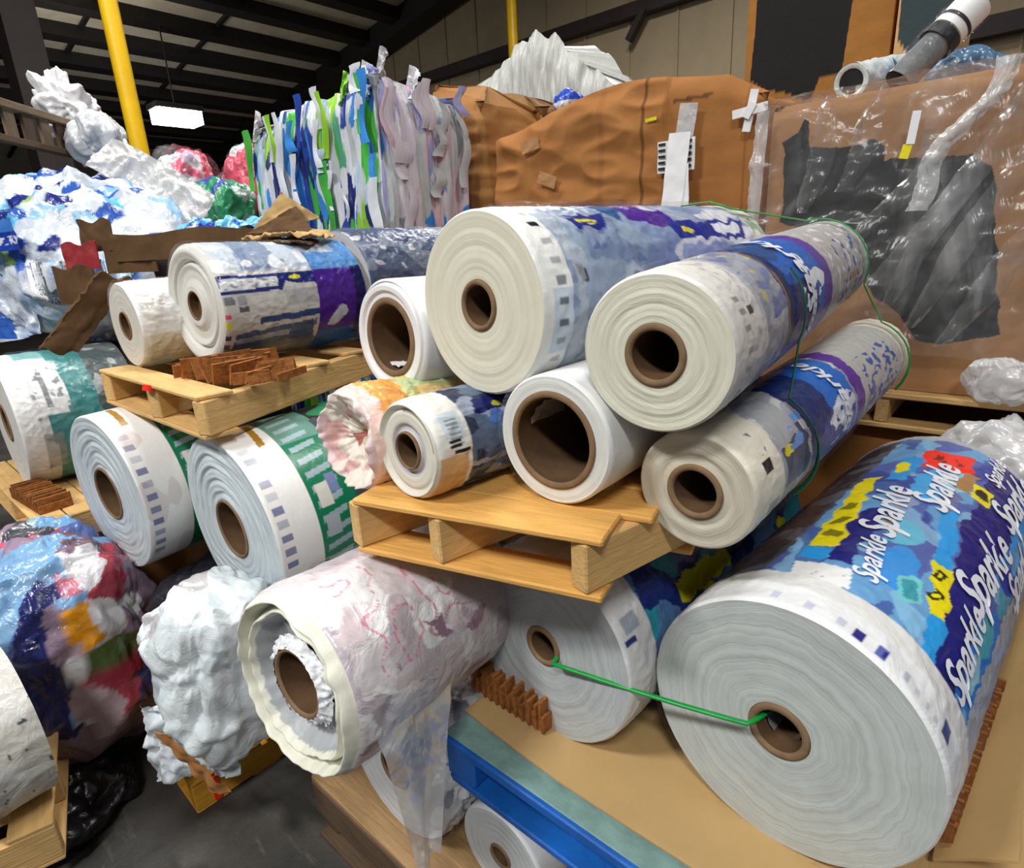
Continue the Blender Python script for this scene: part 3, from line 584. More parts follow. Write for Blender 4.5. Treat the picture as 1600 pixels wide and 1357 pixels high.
# the two big grey-ended rolls on the blue pallet
def pG1(th, y):
    P = Paint(th, y, (90, 130, 180), .3, 5); P.fleck((50, 160, 180), .05, 9, .1, 1).fleck((30, 50, 120), .05, 10, .2, 2); P.fleck((220, 222, 30), .05, 8, .48, 4); P.rect(56, 70, .2, .4, (226, 222, 20))
    P.th = th; P.y = y; P.band(-1, .085, (226, 227, 228)); P.rect(54, 62, .02, .06, (168, 178, 192)); P.rect(64, 67.5, .012, .04, (30, 40, 120)); P.rect(38, 44, .03, .07, (245, 245, 245)); return P
film_roll('grey-ended roll on the blue pallet, directly under the tan pallet corner', (-.637, .764, -.746), .201, .80, 45, 0, .213, pG1, (190, 196, 198), face='face_grey', side='crinkle', disp=.002, wrap=(.01, .75, .003, 'film'), core_sub=(30, 120, .03, .12, 'film_soft'), wall=.28, core_depth=.6, face_n=40)
def pG2(th, y):
    P = Paint(th, y, (92, 108, 170), .25, 6); NV = (26, 28, 120); SK = (40, 160, 232); YL = (240, 224, 10)
    P.band(.10, .9, (86, 106, 176)); P.fleck((116, 190, 232), .045, 6, .12, 1, a=.6); P.fleck((150, 206, 236), .06, 10, .3, 2, a=.6); P.fleck((40, 60, 150), .05, 6, .3, 3, a=.7)
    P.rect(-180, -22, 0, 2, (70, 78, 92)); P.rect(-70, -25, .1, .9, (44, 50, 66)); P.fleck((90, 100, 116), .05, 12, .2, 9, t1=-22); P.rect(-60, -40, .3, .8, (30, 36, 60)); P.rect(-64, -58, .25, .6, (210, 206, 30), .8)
    # navy lettering bands that run round the roll, sky-blue and yellow flashes between them
    P.poly([(-7, .40), (4, .44), (5, .18), (-3, .175)], NV); P.poly([(32, .95), (33, .52), (38, .36), (45, .085), (62, .09), (57, .30), (56, .6), (56, .95)], NV)
    P.poly([(-22, .60), (-14, .62), (-3, .23), (-13, .21)], YL); P.poly([(-15, .21), (-3, .22), (-4, .16), (-14, .165)], SK); P.rect(-10, 0, .6, .78, SK)
    P.poly([(19, .56), (29, .56), (38, .34), (31, .32)], SK); P.poly([(30, .33), (39, .35), (45.5, .2), (37.5, .185)], YL); P.poly([(37.5, .185), (45.5, .2), (49, .10), (42, .095)], SK)
    P.ell(20, .24, 9, .07, (60, 150, 226)); P.ell(28, .205, 5, .042, (118, 204, 210)); P.ell(28, .205, 3.2, .028, (60, 160, 176)); P.ell(14, .36, 8, .05, (104, 190, 220)); P.ell(12, .62, 9, .10, (70, 170, 230)); P.ell(20, .7, 6, .08, (150, 206, 230)); P.ell(6, .5, 6, .05, (146, 160, 196)); P.ell(22, .58, 4, .06, (110, 118, 160))
    P.poly([(60, .12), (58, .30), (66, .42), (78, .3), (76, .1)], (40, 120, 206)); P.ell(64, .30, 5, .06, (70, 170, 190)); P.ell(66, .2, 4, .05, (150, 200, 220)); P.rect(56, 62, .45, .9, (56, 150, 220)); P.ell(67, .45, 5, .06, (70, 160, 186)); P.rect(72, 180, 0, 2, (176, 178, 182)); P.ell(64, .52, 6, .05, (40, 60, 160))
    P.rect(28, 38, .66, .74, YL); P.ell(33, .70, 4, .02, (40, 40, 40)); P.ell(-7, .69, 3, .04, YL)
    # yellow flashes carry dark blocky figures
    for (t, yy) in ((35.5, .30), (37, .245)): P.rect(t - 2.6, t + 2.0, yy - .018, yy + .018, (36, 40, 30)); P.ell(t - .4, yy, 1.2, .01, YL)
    for (t, yy) in ((-13, .42), (-11, .34), (-9, .28)): P.rect(t - 3, t + 2.4, yy - .02, yy + .016, (70, 70, 20), .8)
    P.poly([(-4, .835), (21, .87), (23, .755), (1, .715)], (250, 52, 28)); P.fleck((120, 20, 20), .5, 30, .25, 4, y0=.77, y1=.82, t0=2, t1=18)
    P.poly([(12, .715), (18, .725), (20, .66), (13, .65)], (240, 240, 242)); P.poly([(21, .77), (28, .78), (27, .66), (20, .665)], (176, 132, 84)); P.poly([(3.5, .42), (5.5, .43), (13, .34), (10, .33)], (160, 128, 84))
    P.band(.93, 9, (176, 176, 180))
    P.th = th; P.y = y; P.poly([(-13, .145), (8, .165), (11.5, .108), (-9, .078)], (240, 241, 240)); P.fleck((150, 152, 156), .5, 60, .35, 7, y0=.11, y1=.14, t0=-5, t1=8)
    P.band(-1, .062, (232, 234, 236)); P.band(.062, .10, (226, 226, 224)); marks(P, (-8, 4, 16), .014, .034, 1.6, (150, 160, 200), .5); P.rect(21, 24.5, .012, .036, (40, 40, 130)); P.rect(29.5, 33, .012, .036, (90, 100, 170)); P.rect(31.5, 33, .014, .03, (40, 40, 130)); P.rect(40, 43, .014, .036, (150, 160, 190), .6); marks(P, (47, 52, 57), .014, .03, 1, (170, 176, 196), .5); P.rect(61, 66, .02, .05, (70, 76, 130))
    return P
film_roll('largest roll, grey-ended and wrapped in navy and sky-blue printed film', (-.207, .798, -.725), .215, .96, 45.9, 0, .22, pG2, (196, 203, 201), face='face_grey', side='crinkle', disp=.002, dscale=14, nth=460, dy=.0045, wrap=(.0, .9, .004, 'film_clear'), core_sub=(-150, 140, .025, .12, 'grey_gloss'), wall=.26, core_depth=.6, face_n=44,
          words=[('Sparkle', 57, .205, .074, 4, 'w'), ('Sparkle', 51, .45, .10, -3, 'w'), ('Sparkle', 49, .80, .095, -2, 'w'), ('Sparkle', 3, .43, .082, 6, 'w'), ('Sparkle', 10.5, .225, .052, 10, 'w'), ('Sparkle', 14, .63, .085, 5, 'w'), ('Sparkle', 33, .86, .05, 4, 'w'), ('Sparkle', 70, .62, .085, 3, 'w')])

# pink film roll with torn end
def pP(th, y):
    P = Paint(th, y, (218, 212, 216), .5, 8); P.fleck((236, 236, 238), .03, 9, .1, 1).fleck((196, 186, 194), .035, 12, .25, 2).fleck((224, 200, 208), .03, 10, .2, 3, t0=-10, t1=70, a=.6)
    n = np.abs(pnoise(np.stack([th * .045, y * 17, 0 * y], -1), 12)); P.mask((n < .03) & (th > 5) & (th < 75) & (y > .05) & (y < .28), (206, 104, 140), .75); P.fleck((150, 120, 140), .05, 14, .45, 6, t0=60); P.rect(92, 130, .05, .16, (150, 152, 186), .35); P.band(.26, 9, (160, 140, 146), .4); return P
def offP(th, r):
    w = pnoise(np.stack([np.cos(np.radians(th)) * 1.7, np.sin(np.radians(th)) * 1.7, 0 * r], -1), 41); w2 = pnoise(np.stack([np.cos(np.radians(th)) * 5, np.sin(np.radians(th)) * 5, 0 * r], -1), 44)
    return -.022 * np.exp(-((r - .93 - .02 * w) / .05) ** 2) - .014 * np.exp(-((r - .78 - .07 * w) / .035) ** 2) + .020 * np.exp(-((r - .855 - .05 * w) / .03) ** 2) + .028 * np.clip((.74 - r + .04 * w) / .1, 0, 1) + .006 * w2
def fP(th, r):
    w = pnoise(np.stack([np.cos(np.radians(th)) * 1.7, np.sin(np.radians(th)) * 1.7, 0 * r], -1), 41); c = np.broadcast_to(lin((232, 232, 216)), th.shape + (3,)).copy(); c[r < .74 + .04 * w] = lin((172, 176, 179)); c[r < .56] = lin((190, 194, 198)); return c
rp = film_roll('roll in pinkish crumpled wrap with a wavy torn white end, below the tan pallet', (-.87, .382, -.698), .168, .42, 38, -3, .40, pP, (222, 222, 214), face='face_wavy', side='bagfilm', disp=.003, dscale=9, facepaint=fP, face_off=offP, face_n=60, wall=.15, wrap=(.01, .40, .005, 'film'), core_depth=.38,
          radius_fn=lambda t, y: 1 + .03 * pnoise(np.stack([np.cos(np.radians(t)) * 2, np.sin(np.radians(t)) * 2, y * 6], -1), 9))
def frill(S, T):
    a = 2 * np.pi * S; n = .5 + .5 * pnoise(np.stack([np.cos(a) * 6, np.sin(a) * 6, T * 2], -1), 51); r = .168 * .40 * (.97 + T * (.10 + .34 * n)); y = -.006 - .012 * T * n + .022 * T; return np.stack([np.sin(a) * r, y, np.cos(a) * r], -1)
o = sheet('torn_film_edge', frill, 160, 10, .003, 60, 5, M['bagfilm'], (240, 242, 246)); o.parent = rp
def tail(S, T):   # loose film hanging from the right side of the roll
    x = .160 + .012 * np.sin(S * 7) * T + .01 * T; y = .02 + .20 * S * (1 - .75 * T) + .07 * T; z = .02 - .40 * T; return np.stack([x, y, z], -1)
o = sheet('film_tail', tail, 60, 70, .004, 8, 8, M['film_soft'], (206, 200, 208)); o.parent = rp

# rolls hidden low under the blue pallet
film_roll('white roll low on the skid beneath the blue pallet, its core facing out', (-.662, .631, -1.182), .108, .6, 42, 0, .26, plain((224, 228, 230)), (206, 212, 214), face='face_soft', side='side_matte', wrap=(.0, .5, .006, 'film'))
film_roll('roll in crinkled clear film on the skid, between the pink roll and the blue pallet', (-.955, .60, -1.121), .17, .62, 42, 0, .3, lambda th, y: Paint(th, y, (206, 209, 214), .4, 3).fleck((236, 238, 240), .04, 10, .1, 1).fleck((150, 156, 170), .05, 12, .35, 2), (206, 210, 212), side='crinkle', disp=.006, wrap=(.0, .5, .008, 'film'))
for x, lb in ((-.36, 'second'), (-.06, 'third')):
    film_roll('white roll hidden under the blue pallet, %s from its left end' % lb, (x, .72, -1.182), .108, .5, 42, 0, .26, plain((224, 228, 230)), (206, 212, 214), face='face_soft', side='side_matte', nth=80, dy=.05)

# green straps
def strap(label, pts, w, mat='strap', th=.0018, pc=False):
    g = Geo(); g.tube(np.array(pts) + np.array([0, 0, EYE]), w, 8, flat=th); return tag(g.build('plastic_strap', M[mat]), label, 'strap')
a = np.array([-.597, .752, -.752]); b = np.array([-.245, .789, -.718])
strap('bright green plastic strap stretched between the cores of the two grey-ended rolls', [a + [-.012, .06, .0], a + [-.002, .004, 0], a + [.004, -.012, 0]] + [a + (b - a) * t + [0, -.012, -.004 * math.sin(t * 3.1)] for t in (.1, .3, .5, .7, .9)] + [b + [-.002, -.012, 0], b + [.006, .006, 0], b + [.02, .06, -.002]], .0048, th=.0035)
def on_roll(c, R, yaw, tilt, th, y, lift=.004):
    m = frame(yaw, tilt); v = m @ Vector((math.sin(math.radians(th)) * (R + lift), y, math.cos(math.radians(th)) * (R + lift))); return np.array([c[0] + v.x, c[1] + v.y, c[2] + v.z])
R4a = ((-.398, .745, -.154), .113, 37.5, 3.2); R5a = ((-.358, .802, -.368), .095, 43, 2.5); R2a = ((-.728, .742, -.093), .1542, 46.6, .4)
strap('green strap running over the far ends of the top rolls and down the right side', [on_roll(*R2a, t, .72, .012) for t in (-40, -15, 10, 30)] + [on_roll(*R4a, t, .99, .012) for t in range(-12, 112, 12)] + [on_roll(*R5a, t, .93, .012) for t in range(20, 130, 12)], .0075)
strap('dark green strap round the middle of the two blue and purple printed rolls', [on_roll(*R4a, t, .325, .010) for t in range(50, 120, 10)] + [on_roll(*R5a, t, .235, .010) for t in range(30, 150, 12)], .008, 'strap_dark')

# ================================================================== LEFT PILE
def ringwave(amp, k):
    def f(t, r):
        w = pnoise(np.stack([np.cos(np.radians(t)) * 1.3, np.sin(np.radians(t)) * 1.3, r * 1.5], -1), k)
        return amp * .5 * (np.sin(r * 41 + 7 * w) + .6 * np.sin(r * 87 + 5 * w)) * np.clip((1 - r) * 8, 0, 1) * (.35 + .65 * np.clip(np.cos(np.radians(t + 10)), 0, 1))
    return f
def label_side(seed, edge, gold, mk):
    def f(th, y):
        P = Paint(th, y, (240, 240, 238)); P.fleck((226, 218, 216), .03, 14, .2, seed)
        marks(P, mk, .012, .04, 2.2, (92, 100, 150), [.25, .45, .3, .6, .35, .85, .5, .85, .8, .9, .6, .8, .6][:len(mk)]); P.poly(gold, (168, 124, 28))
        m = y > edge; P.mask(m, (16, 120, 84)); P.mask(m & (th < 30), (110, 152, 140), .85)
        for i in range(16):
            t = -20 + i * 9.0; P.poly([(t, edge + .015), (t + 4, edge + .012), (t + 1.5, edge + .085), (t - 2.5, edge + .09)], (176, 192, 204), .75)
        P.rect(60, 74, edge + .02, edge + .055, (214, 214, 206)); P.rect(56, 68, edge + .055, edge + .085, (120, 134, 176)); P.rect(80, 92, edge + .02, edge + .06, (170, 180, 190))
        P.mask((y > edge + .13), (24, 46, 42)); P.fleck((20, 130, 88), .05, 10, .25, seed + 2, y0=edge + .12); P.fleck((70, 76, 84), .05, 9, .2, seed + 3, y0=edge + .12); return P
    return f
film_roll('left of the two bluish-ended rolls with green print, over the stuffed bag', (-2.061, .445, -.654), .245, .50, 37, 1.6, .347, label_side(3, .125, [(-3, .057), (-3, .074), (27, .066), (28, .046)], list(range(20, 135, 9))), (204, 215, 220), nth=560, dy=.0028, face='face_wavy', side='side', face_off=ringwave(.004, 3), wall=.10, face_n=60, core_depth=.4)
film_roll('right of the two bluish-ended rolls with green print, under the rear pallet corner', (-1.549, .584, -.682), .256, .52, 42, 2, .331, label_side(8, .115, [(-3, .086), (-3, .104), (25, .088), (26, .068)], list(range(26, 100, 8))), (204, 215, 220), nth=560, dy=.0028, face='face_wavy', side='side', face_off=ringwave(.005, 5), wall=.10, face_n=60, core_depth=.4)

rt = pallet('rear tan wooden pallet resting on the two bluish-ended rolls', (-1.459, .539, 0), (-.36, .93, 0), (-1, 0, 0), 1.15, .73, -.30, M['wood'], 6, hs=.085, ws=.04, smid=(.44,), topboards=[(0, .09), (.18, .09), (.36, .1), (.55, .09), (.75, .1), (1, .09)])
g = Geo(); g.tube([W(-1.775, .537, -.303), W(-1.775, .533, -.318)], .016, 10, (250, 90, 20)); o = g.build('orange_paint_dab', M['redlabel'], None); attach(o, rt)

film_roll('small milky-white roll with a dark brown core on the left end of the rear pallet', (-2.126, .618, -.171), .127, .27, 41.7, 1, .339, lambda th, y: Paint(th, y, (232, 230, 224)).fleck((246, 246, 246), .03, 14, .15, 2).rect(100, 150, .02, 9, (222, 208, 176), .7), (220, 217, 206), side='crinkle', disp=.003, wall=.1, face='face_soft', wrap=(.0, .25, .004, 'film'))
def pU2(th, y):
    P = Paint(th, y, (206, 204, 198), .1, 5); NV = (30, 40, 120)
    P.rect(-90, 60, .02, 9, (196, 206, 218)); P.rect(-20, 58, .09, .20, (120, 140, 168), .8); P.fleck((110, 130, 166), .05, 14, .3, 2, y0=.08, t1=60, a=.6); P.fleck((240, 242, 244), .05, 12, .25, 3, t1=60, a=.7)
    P.poly([(62, -.02), (64, .31), (76, .30), (72, .2), (80, .185), (80, -.02)], NV); P.poly([(65.5, .005), (66.5, .175), (76, .172), (77, 0)], (222, 224, 228)); P.fleck((120, 120, 128), .5, 60, .25, 4, y0=.01, y1=.165, t0=67, t1=76, a=.8); P.ell(68, .235, 2.2, .02, (220, 214, 50))
    P.rect(82, 90, .0, .03, (120, 124, 130)); P.rect(82, 90, .04, .065, (160, 160, 164)); P.rect(92, 97, .04, .07, (90, 94, 104)); P.rect(80, 95, .19, .30, (176, 178, 182), .8)
    P.poly([(104, .10), (101, .30), (108, .30), (110, .10)], (54, 76, 128)); P.poly([(118, .03), (112, .28), (140, .29), (140, .02)], (70, 92, 132)); P.poly([(124, .03), (120, .2), (126, .2), (130, .03)], (178, 186, 196), .7); P.rect(135, 180, .0, .32, (110, 112, 116), .85)
    P.fleck((40, 60, 110), .16, 30, .3, 8, y0=.1, y1=.3, t0=112, t1=136, a=.8)
    m = (y > .30); P.mask(m, (74, 30, 142)); P.mask(m & (th > 128), (8, 88, 166)); P.mask(m & (th < 62), (92, 150, 214)); P.rect(-90, 40, .3, .42, (190, 202, 220)); P.poly([(104, .37), (108, .41), (124, .36), (122, .335), (114, .34)], (206, 208, 220)); P.ell(107, .385, 6, .02, (206, 208, 220)); P.rect(60, 140, .44, 9, (20, 24, 84))
    P.th = th; P.y = y; P.rect(98, 102, -.0, .016, (220, 90, 120)); P.rect(105, 112, 0, .016, (226, 220, 60)); P.rect(119, 124, 0, .016, (70, 70, 100)); P.rect(130, 136, 0, .016, (90, 90, 96)); return P
def offU2(t, r): return -.008 * np.exp(-((r - .9) / .08) ** 2) + .014 * np.exp(-((r - .73) / .03) ** 2) + .008 * np.clip((.68 - r) / .1, 0, 1) - .012 * np.clip((.45 - r) / .12, 0, 1)
film_roll('large roll in white, navy and purple printed film lying on the rear pallet', (-1.877, .737, -.118), .172, .48, 40, 0, .25, pU2, (218, 218, 212), face='face_soft', side='crinkle', disp=.002, face_off=offU2, wall=.1, core_depth=.02, wrap=(.0, .46, .004, 'film_clear'), face_n=48)
def pG0(th, y): P = Paint(th, y, (98, 110, 136), .3, 5); P.fleck((66, 78, 110), .03, 5, .0, 1, a=.7).fleck((150, 158, 172), .06, 10, .3, 2, a=.6).fleck((206, 208, 214), .08, 16, .5, 3); P.band(.42, 9, (150, 156, 164), .7); return P
film_roll('slate-grey printed roll end to end behind the navy and purple one, wrapped in clear film', (-1.90, 1.24, -.10), .185, .55, 40, 0, .3, pG0, (200, 202, 204), side='crinkle', disp=.003, wrap=(.0, .52, .005, 'film'))

def scrap(name, label, c, d, h, seed, mat, amp=.02, rot=0., curl=.03, n=(40, 24)):
    def f(S, T):
        a = math.radians(rot); x = (S - .5) * d[0]; y = (T - .5) * d[1]; z = h * np.sin(np.pi * S) ** .7 * (.4 + .6 * T) + curl * (T - .5) ** 2; return np.stack([c[0] + x * math.cos(a) - y * math.sin(a), c[1] + x * math.sin(a) + y * math.cos(a), EYE + c[2] + z], -1)
    return tag(sheet(name, f, n[0], n[1], amp, 16, seed, M[mat], thick=.004), label, 'cardboard')
# torn pleated corrugated scrap on the rear pallet
g = Geo(); rng = random.Random(4)
for i in range(26):
    x = -1.83 + i * .0135; q = math.sin(i / 25 * math.pi); y = .70 + .05 * math.sin(i * 1.3) + i * .002; h = .02 + .045 * q * rng.uniform(.7, 1.1); R = np.array(Matrix.Rotation(.5 * math.sin(i * 2.1), 3, 'Z') @ Matrix.Rotation(.35 * math.cos(i * 1.7), 3, 'Y'))
    g.box((x, y, EYE - .30 + h / 2 - .003), (.006, .09 + .05 * rng.random(), h), R=R)
tag(g.build('corrugated_scrap', M['corr'], None, False), 'torn brown corrugated scrap lying at the edge of the rear pallet', 'cardboard')
# torn board pieces on top of the printed roll
g = Geo(); P0 = np.array([[-2.03, 1.02, .085], [-1.87, 1.16, .105], [-1.975, 1.13, .205], [-2.05, 1.08, .11]]) + [0, 0, EYE]
rt = empty('torn_cardboard', W(-1.95, 1.08, .08)); tag(rt, 'folded torn cardboard flap with pale face and dark underside on the printed roll', 'cardboard')
def tri_board(name, A, B, Cc, mat, seed, amp=.006, th=.004):
    A, B, Cc = [np.array(q, float) + [0, 0, EYE] for q in (A, B, Cc)]
    return sheet(name, lambda S, T: A + (B - A) * (S * (1 - T))[..., None] + (Cc - A) * T[..., None], 24, 24, amp, 12, seed, M[mat], thick=th)
attach(tri_board('pale_flap', (-2.06, 1.03, .085), (-1.90, 1.20, .125), (-2.00, 1.13, .215), 'kraft', 3), rt)
attach(tri_board('dark_flap', (-2.05, 1.01, .083), (-1.86, 1.14, .088), (-1.95, 1.15, .165), 'card_dark', 5), rt)
scrap('torn_cardboard', 'crumpled tan board scrap just below the folded flap, on the printed roll', (-1.91, 1.085, .058), (.26, .13), .03, 9, 'kraft', .010, 38)
scrap('torn_cardboard', 'dark bent board piece draped over the printed roll under the tan scrap', (-1.90, 1.02, .040), (.26, .12), .02, 12, 'card_dark', .006, 38)

# far left roll with teal print on its own pallet
def pL0(th, y):
    P = Paint(th, y, (222, 224, 224), .12, 3); P.fleck((150, 156, 162), .12, 22, .36, 1, y0=.06); P.band(.15, .26, (70, 142, 142)); P.rect(34, 200, .1, .15, (70, 142, 142)); P.rect(-40, 20, .06, .15, (130, 186, 186)); P.rect(80, 105, .09, .15, (70, 142, 142))
    P.rect(30, 74, .075, .17, (236, 237, 238)); P.rect(36, 74, .10, .118, (120, 124, 126), .9); P.fleck((140, 144, 150), .2, 40, .3, 4, y0=.075, y1=.17, t0=36, t1=72); P.rect(74, 80, .02, .16, (236, 237, 238)); P.band(.26, 9, (88, 98, 100)); P.fleck((170, 176, 178), .06, 14, .2, 6, y0=.26); P.rect(95, 130, .06, .12, (150, 152, 156), .6)
    P.th = th; P.y = y; P.band(-1, .06, (236, 236, 234)); return P
film_roll('white and teal printed roll cut by the left edge of the photo', (-2.93, .374, -.545), .25, .40, 43, 0, .3, pL0, (226, 226, 220), side='crinkle', disp=.002, face='face_soft', wrap=(.06, .38, .005, 'film'))
pallet('tan pallet under the teal printed roll at the far left', (-2.42, .30, 0), (.05, 1, 0), (-1, .0, 0), .47, 1.0, -.80, M['wood'], 5)
wedge('brown corrugated strip under the teal printed roll', (-2.80, .305, -.80), (-2.50, .33, -.80), .055, .10)
# brown carton carrying that pallet
o = boxy('cardboard_box', -3.4, -2.56, .36, .78, -1.5, -.915, M['board'], lambda S, T, X, Y, Z: np.broadcast_to(lin((140, 102, 58)), S.shape + (3,)).copy(), ns=60, nt_=20); tag(o, 'brown carton standing under the far left tan pallet', 'box')
o = boxy('cardboard_box', -2.30, -1.36, .80, 1.35, -1.5, -.945, M['board'], lambda S, T, X, Y, Z: np.broadcast_to(lin((120, 88, 52)), S.shape + (3,)).copy(), ns=60, nt_=20); tag(o, 'shadowed brown carton holding up the two bluish-ended rolls', 'box')

# bag of mixed film on the floor
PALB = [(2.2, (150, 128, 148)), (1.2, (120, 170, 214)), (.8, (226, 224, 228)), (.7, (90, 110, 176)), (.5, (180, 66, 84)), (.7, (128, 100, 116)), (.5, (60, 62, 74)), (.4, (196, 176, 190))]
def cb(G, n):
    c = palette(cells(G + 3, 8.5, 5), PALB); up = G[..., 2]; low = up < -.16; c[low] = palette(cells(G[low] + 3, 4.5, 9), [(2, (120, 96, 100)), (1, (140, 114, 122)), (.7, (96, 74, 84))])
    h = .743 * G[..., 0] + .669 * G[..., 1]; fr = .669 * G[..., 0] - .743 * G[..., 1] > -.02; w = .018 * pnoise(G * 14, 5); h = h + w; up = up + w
    def pat(P, col):   # sheets of coloured film showing through the side of the bag: corners as (along the side, height)
        c[fr & inpoly(h, up, P)] = lin(col)
    pat([(-.10, .30), (.12, .40), (.16, .32), (.10, .13), (-.02, .10)], (124, 168, 208)); pat([(-.04, .22), (.03, .26), (.05, .12), (-.02, .10)], (200, 196, 210)); pat([(-.06, .10), (.055, .11), (.075, -.10), (-.07, -.07)], (104, 162, 204)); pat([(-.035, .095), (-.005, .095), (-.005, .065), (-.035, .065)], (226, 220, 80))
    pat([(.135, .30), (.185, .29), (.165, -.17), (.09, -.16)], (20, 30, 98)); pat([(.21, .235), (.25, .22), (.265, .10), (.225, .07)], (240, 160, 8)); pat([(.33, .19), (.37, .18), (.37, .10), (.335, .12)], (240, 156, 8)); pat([(.22, .08), (.32, .06), (.34, -.01), (.23, .0)], (88, 110, 60))
    pat([(.24, .0), (.34, -.02), (.36, -.08), (.25, -.06)], (166, 50, 74)); pat([(.28, -.06), (.37, -.05), (.36, -.14), (.29, -.13)], (40, 46, 104)); pat([(.17, .0), (.22, -.02), (.28, -.12), (.24, -.21), (.18, -.16)], (196, 170, 176)); pat([(-.14, .36), (-.04, .36), (-.02, .29), (-.14, .28)], (228, 92, 120)); pat([(.16, .33), (.20, .30), (.24, .25), (.19, .24)], (200, 110, 130))
    return c
rt = empty('film_bag', W(-2.2, .24, -1.5)); tag(rt, 'clear bag stuffed with mixed pink and blue film, under the left bluish-ended roll', 'bag')
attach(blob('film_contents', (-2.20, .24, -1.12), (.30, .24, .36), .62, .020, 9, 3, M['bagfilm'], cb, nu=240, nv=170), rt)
attach(blob('clear_bag', (-2.20, .24, -1.13), (.325, .262, .37), .62, .012, 7, 8, M['film'], nu=140, nv=90), rt)
attach(sheet('blue_streamer', lambda S, T: np.stack([-2.20 + .12 * T + .07 * (S - .5), -.045 + .14 * T ** 2 + 0 * S, EYE - 1.05 + .32 * T + .0 * S], -1), 20, 60, .012, 14, 5, M['bagfilm'], (116, 168, 210)), rt)
o = blob('plastic_bag', (-1.80, .62, -.98), (.2, .2, .10), .8, .012, 9, 6, M['bagfilm'], col=(34, 34, 42)); tag(o, 'black plastic bag squeezed under the two bluish-ended rolls', 'bag')
o = blob('plastic_bag', (-2.02, .10, -1.455), (.30, .20, .05), .8, .02, 9, 7, M['bagfilm'], col=(20, 20, 24)); tag(o, 'black plastic on the floor at the foot of the stuffed clear bag', 'bag')
# white film bundle on a yellow pallet
rt = empty('film_bundle', W(-1.46, .44, -1.37)); tag(rt, 'bundle of crumpled white film between the stuffed bag and the pink roll', 'film')
attach(blob('white_film', (-1.43, .45, -.975), (.145, .145, .24), .6, .020, 8, 13, M['bagfilm'], lambda G, n: palette(cells(G, 7, 3), [(4, (222, 231, 235)), (1.5, (204, 216, 222)), (.5, (186, 184, 186))]), nu=200, nv=150, shape=lambda G: np.stack([G[..., 0] * (1 + .9 * G[..., 2]) + .06 * G[..., 2], G[..., 1], G[..., 2]], -1)), rt)
attach(sheet('film_skirt', lambda S, T: np.stack([-1.57 + .22 * S - .02 * T, .28 + .14 * S - .02 * T * np.sin(S * 9), EYE - 1.06 - .25 * T + .05 * S * T], -1), 50, 40, .014, 12, 15, M['bagfilm'], (214, 222, 228)), rt)
attach(sheet('brown_paper', lambda S, T: np.stack([-1.50 + .05 * S + .10 * T, .285 + .03 * S + .06 * T, EYE - 1.10 - .17 * T + 0 * S], -1), 14, 24, .008, 12, 16, M['card'], thick=.002), rt)
rt = pallet('yellow painted pallet on the floor under the white film bundle', (-1.60, .35, 0), (.02, 1, 0), (-1, .02, 0), .42, .3, -1.40, M['wood_yellow'], 4, hs=.085, smid=(.5,))
g = Geo(); g.box(W(-1.598, .41, -1.452), (.008, .02, .08)); attach(g.build('red_paint_mark', M['redlabel'], None, False), rt)

# roll cut by the left edge, low down, on a plain pallet
def pW0(th, y): P = Paint(th, y, (206, 204, 196), .3, 5); P.fleck((224, 224, 222), .03, 10, .1, 1, a=.6).fleck((184, 180, 170), .03, 8, .25, 2, a=.6); P.fleck((80, 80, 84), .10, 60, .62, 3); return P
film_roll('off-white wrapped roll at the bottom left edge of the photo', (-1.775, -.075, -1.055), .20, .16, 38, 0, .3, pW0, (206, 204, 196), side='bagfilm', disp=.002, dscale=12, face='face_soft')
pallet('plain tan pallet at the bottom left corner under the off-white roll', (-1.60, .06, 0), (-.25, -.97, 0), (-.97, .25, 0), .6, .5, -1.257, M['wood'], 4, hs=.095)
o = boxy('cardboard_box', -4.0, -3.0, .80, 1.40, -1.5, -.34, M['board'], lambda S, T, X, Y, Z: np.broadcast_to(lin((110, 84, 54)), S.shape + (3,)).copy(), ns=60, nt_=20); tag(o, 'brown carton holding up the blue and white film heap', 'box')
# left mass of blue and white film
def lbpal(G, n):
    c = palette(cells(G + 1, 11.0, 4), [(3, (204, 212, 222)), (2.3, (140, 184, 218)), (1.3, (40, 84, 170)), (.9, (230, 232, 236)), (.5, (26, 40, 120)), (.35, (150, 190, 90)), (.6, (90, 180, 220)), (.6, (176, 184, 196))])
    lo = G[..., 2] < -.02; c[lo] = palette(cells(G[lo] + 1, 8, 14), [(3.4, (206, 214, 226)), (1.2, (176, 196, 222)), (.6, (70, 110, 186)), (.8, (232, 234, 238))]); return c
rt = empty('film_heap', W(-3.25, .95, -.3)); tag(rt, 'heap of crumpled blue and white printed film filling the upper left', 'film')
attach(blob('printed_film_mass', (-3.35, .97, .05), (.55, .44, .36), .7, .030, 6, 5, M['bagfilm'], lbpal, nu=220, nv=150, shape=lambda G: np.stack([G[..., 0], G[..., 1], G[..., 2] - .45 * np.clip(G[..., 0] - .05, 0, 1) * (G[..., 2] > 0)], -1)), rt)
def pan(S, T, G):
    c = np.broadcast_to(lin((30, 62, 168)), S.shape + (3,)).copy(); c[T > .62] = lin((70, 130, 214)); n = pnoise(np.stack([S * 16, T * 7, 0 * S], -1), 5); c[(np.abs(T - .33) < .13) & (n > 0)] = lin((226, 232, 242)); return c
attach(sheet('blue_printed_panel', lambda S, T: np.stack([-3.18 + .30 * S, .46 + .09 * S - .02 * np.sin(S * 6), EYE + .075 + .11 * T + .01 * S], -1), 40, 30, .005, 9, 4, M['bagfilm'], colfn=pan), rt)
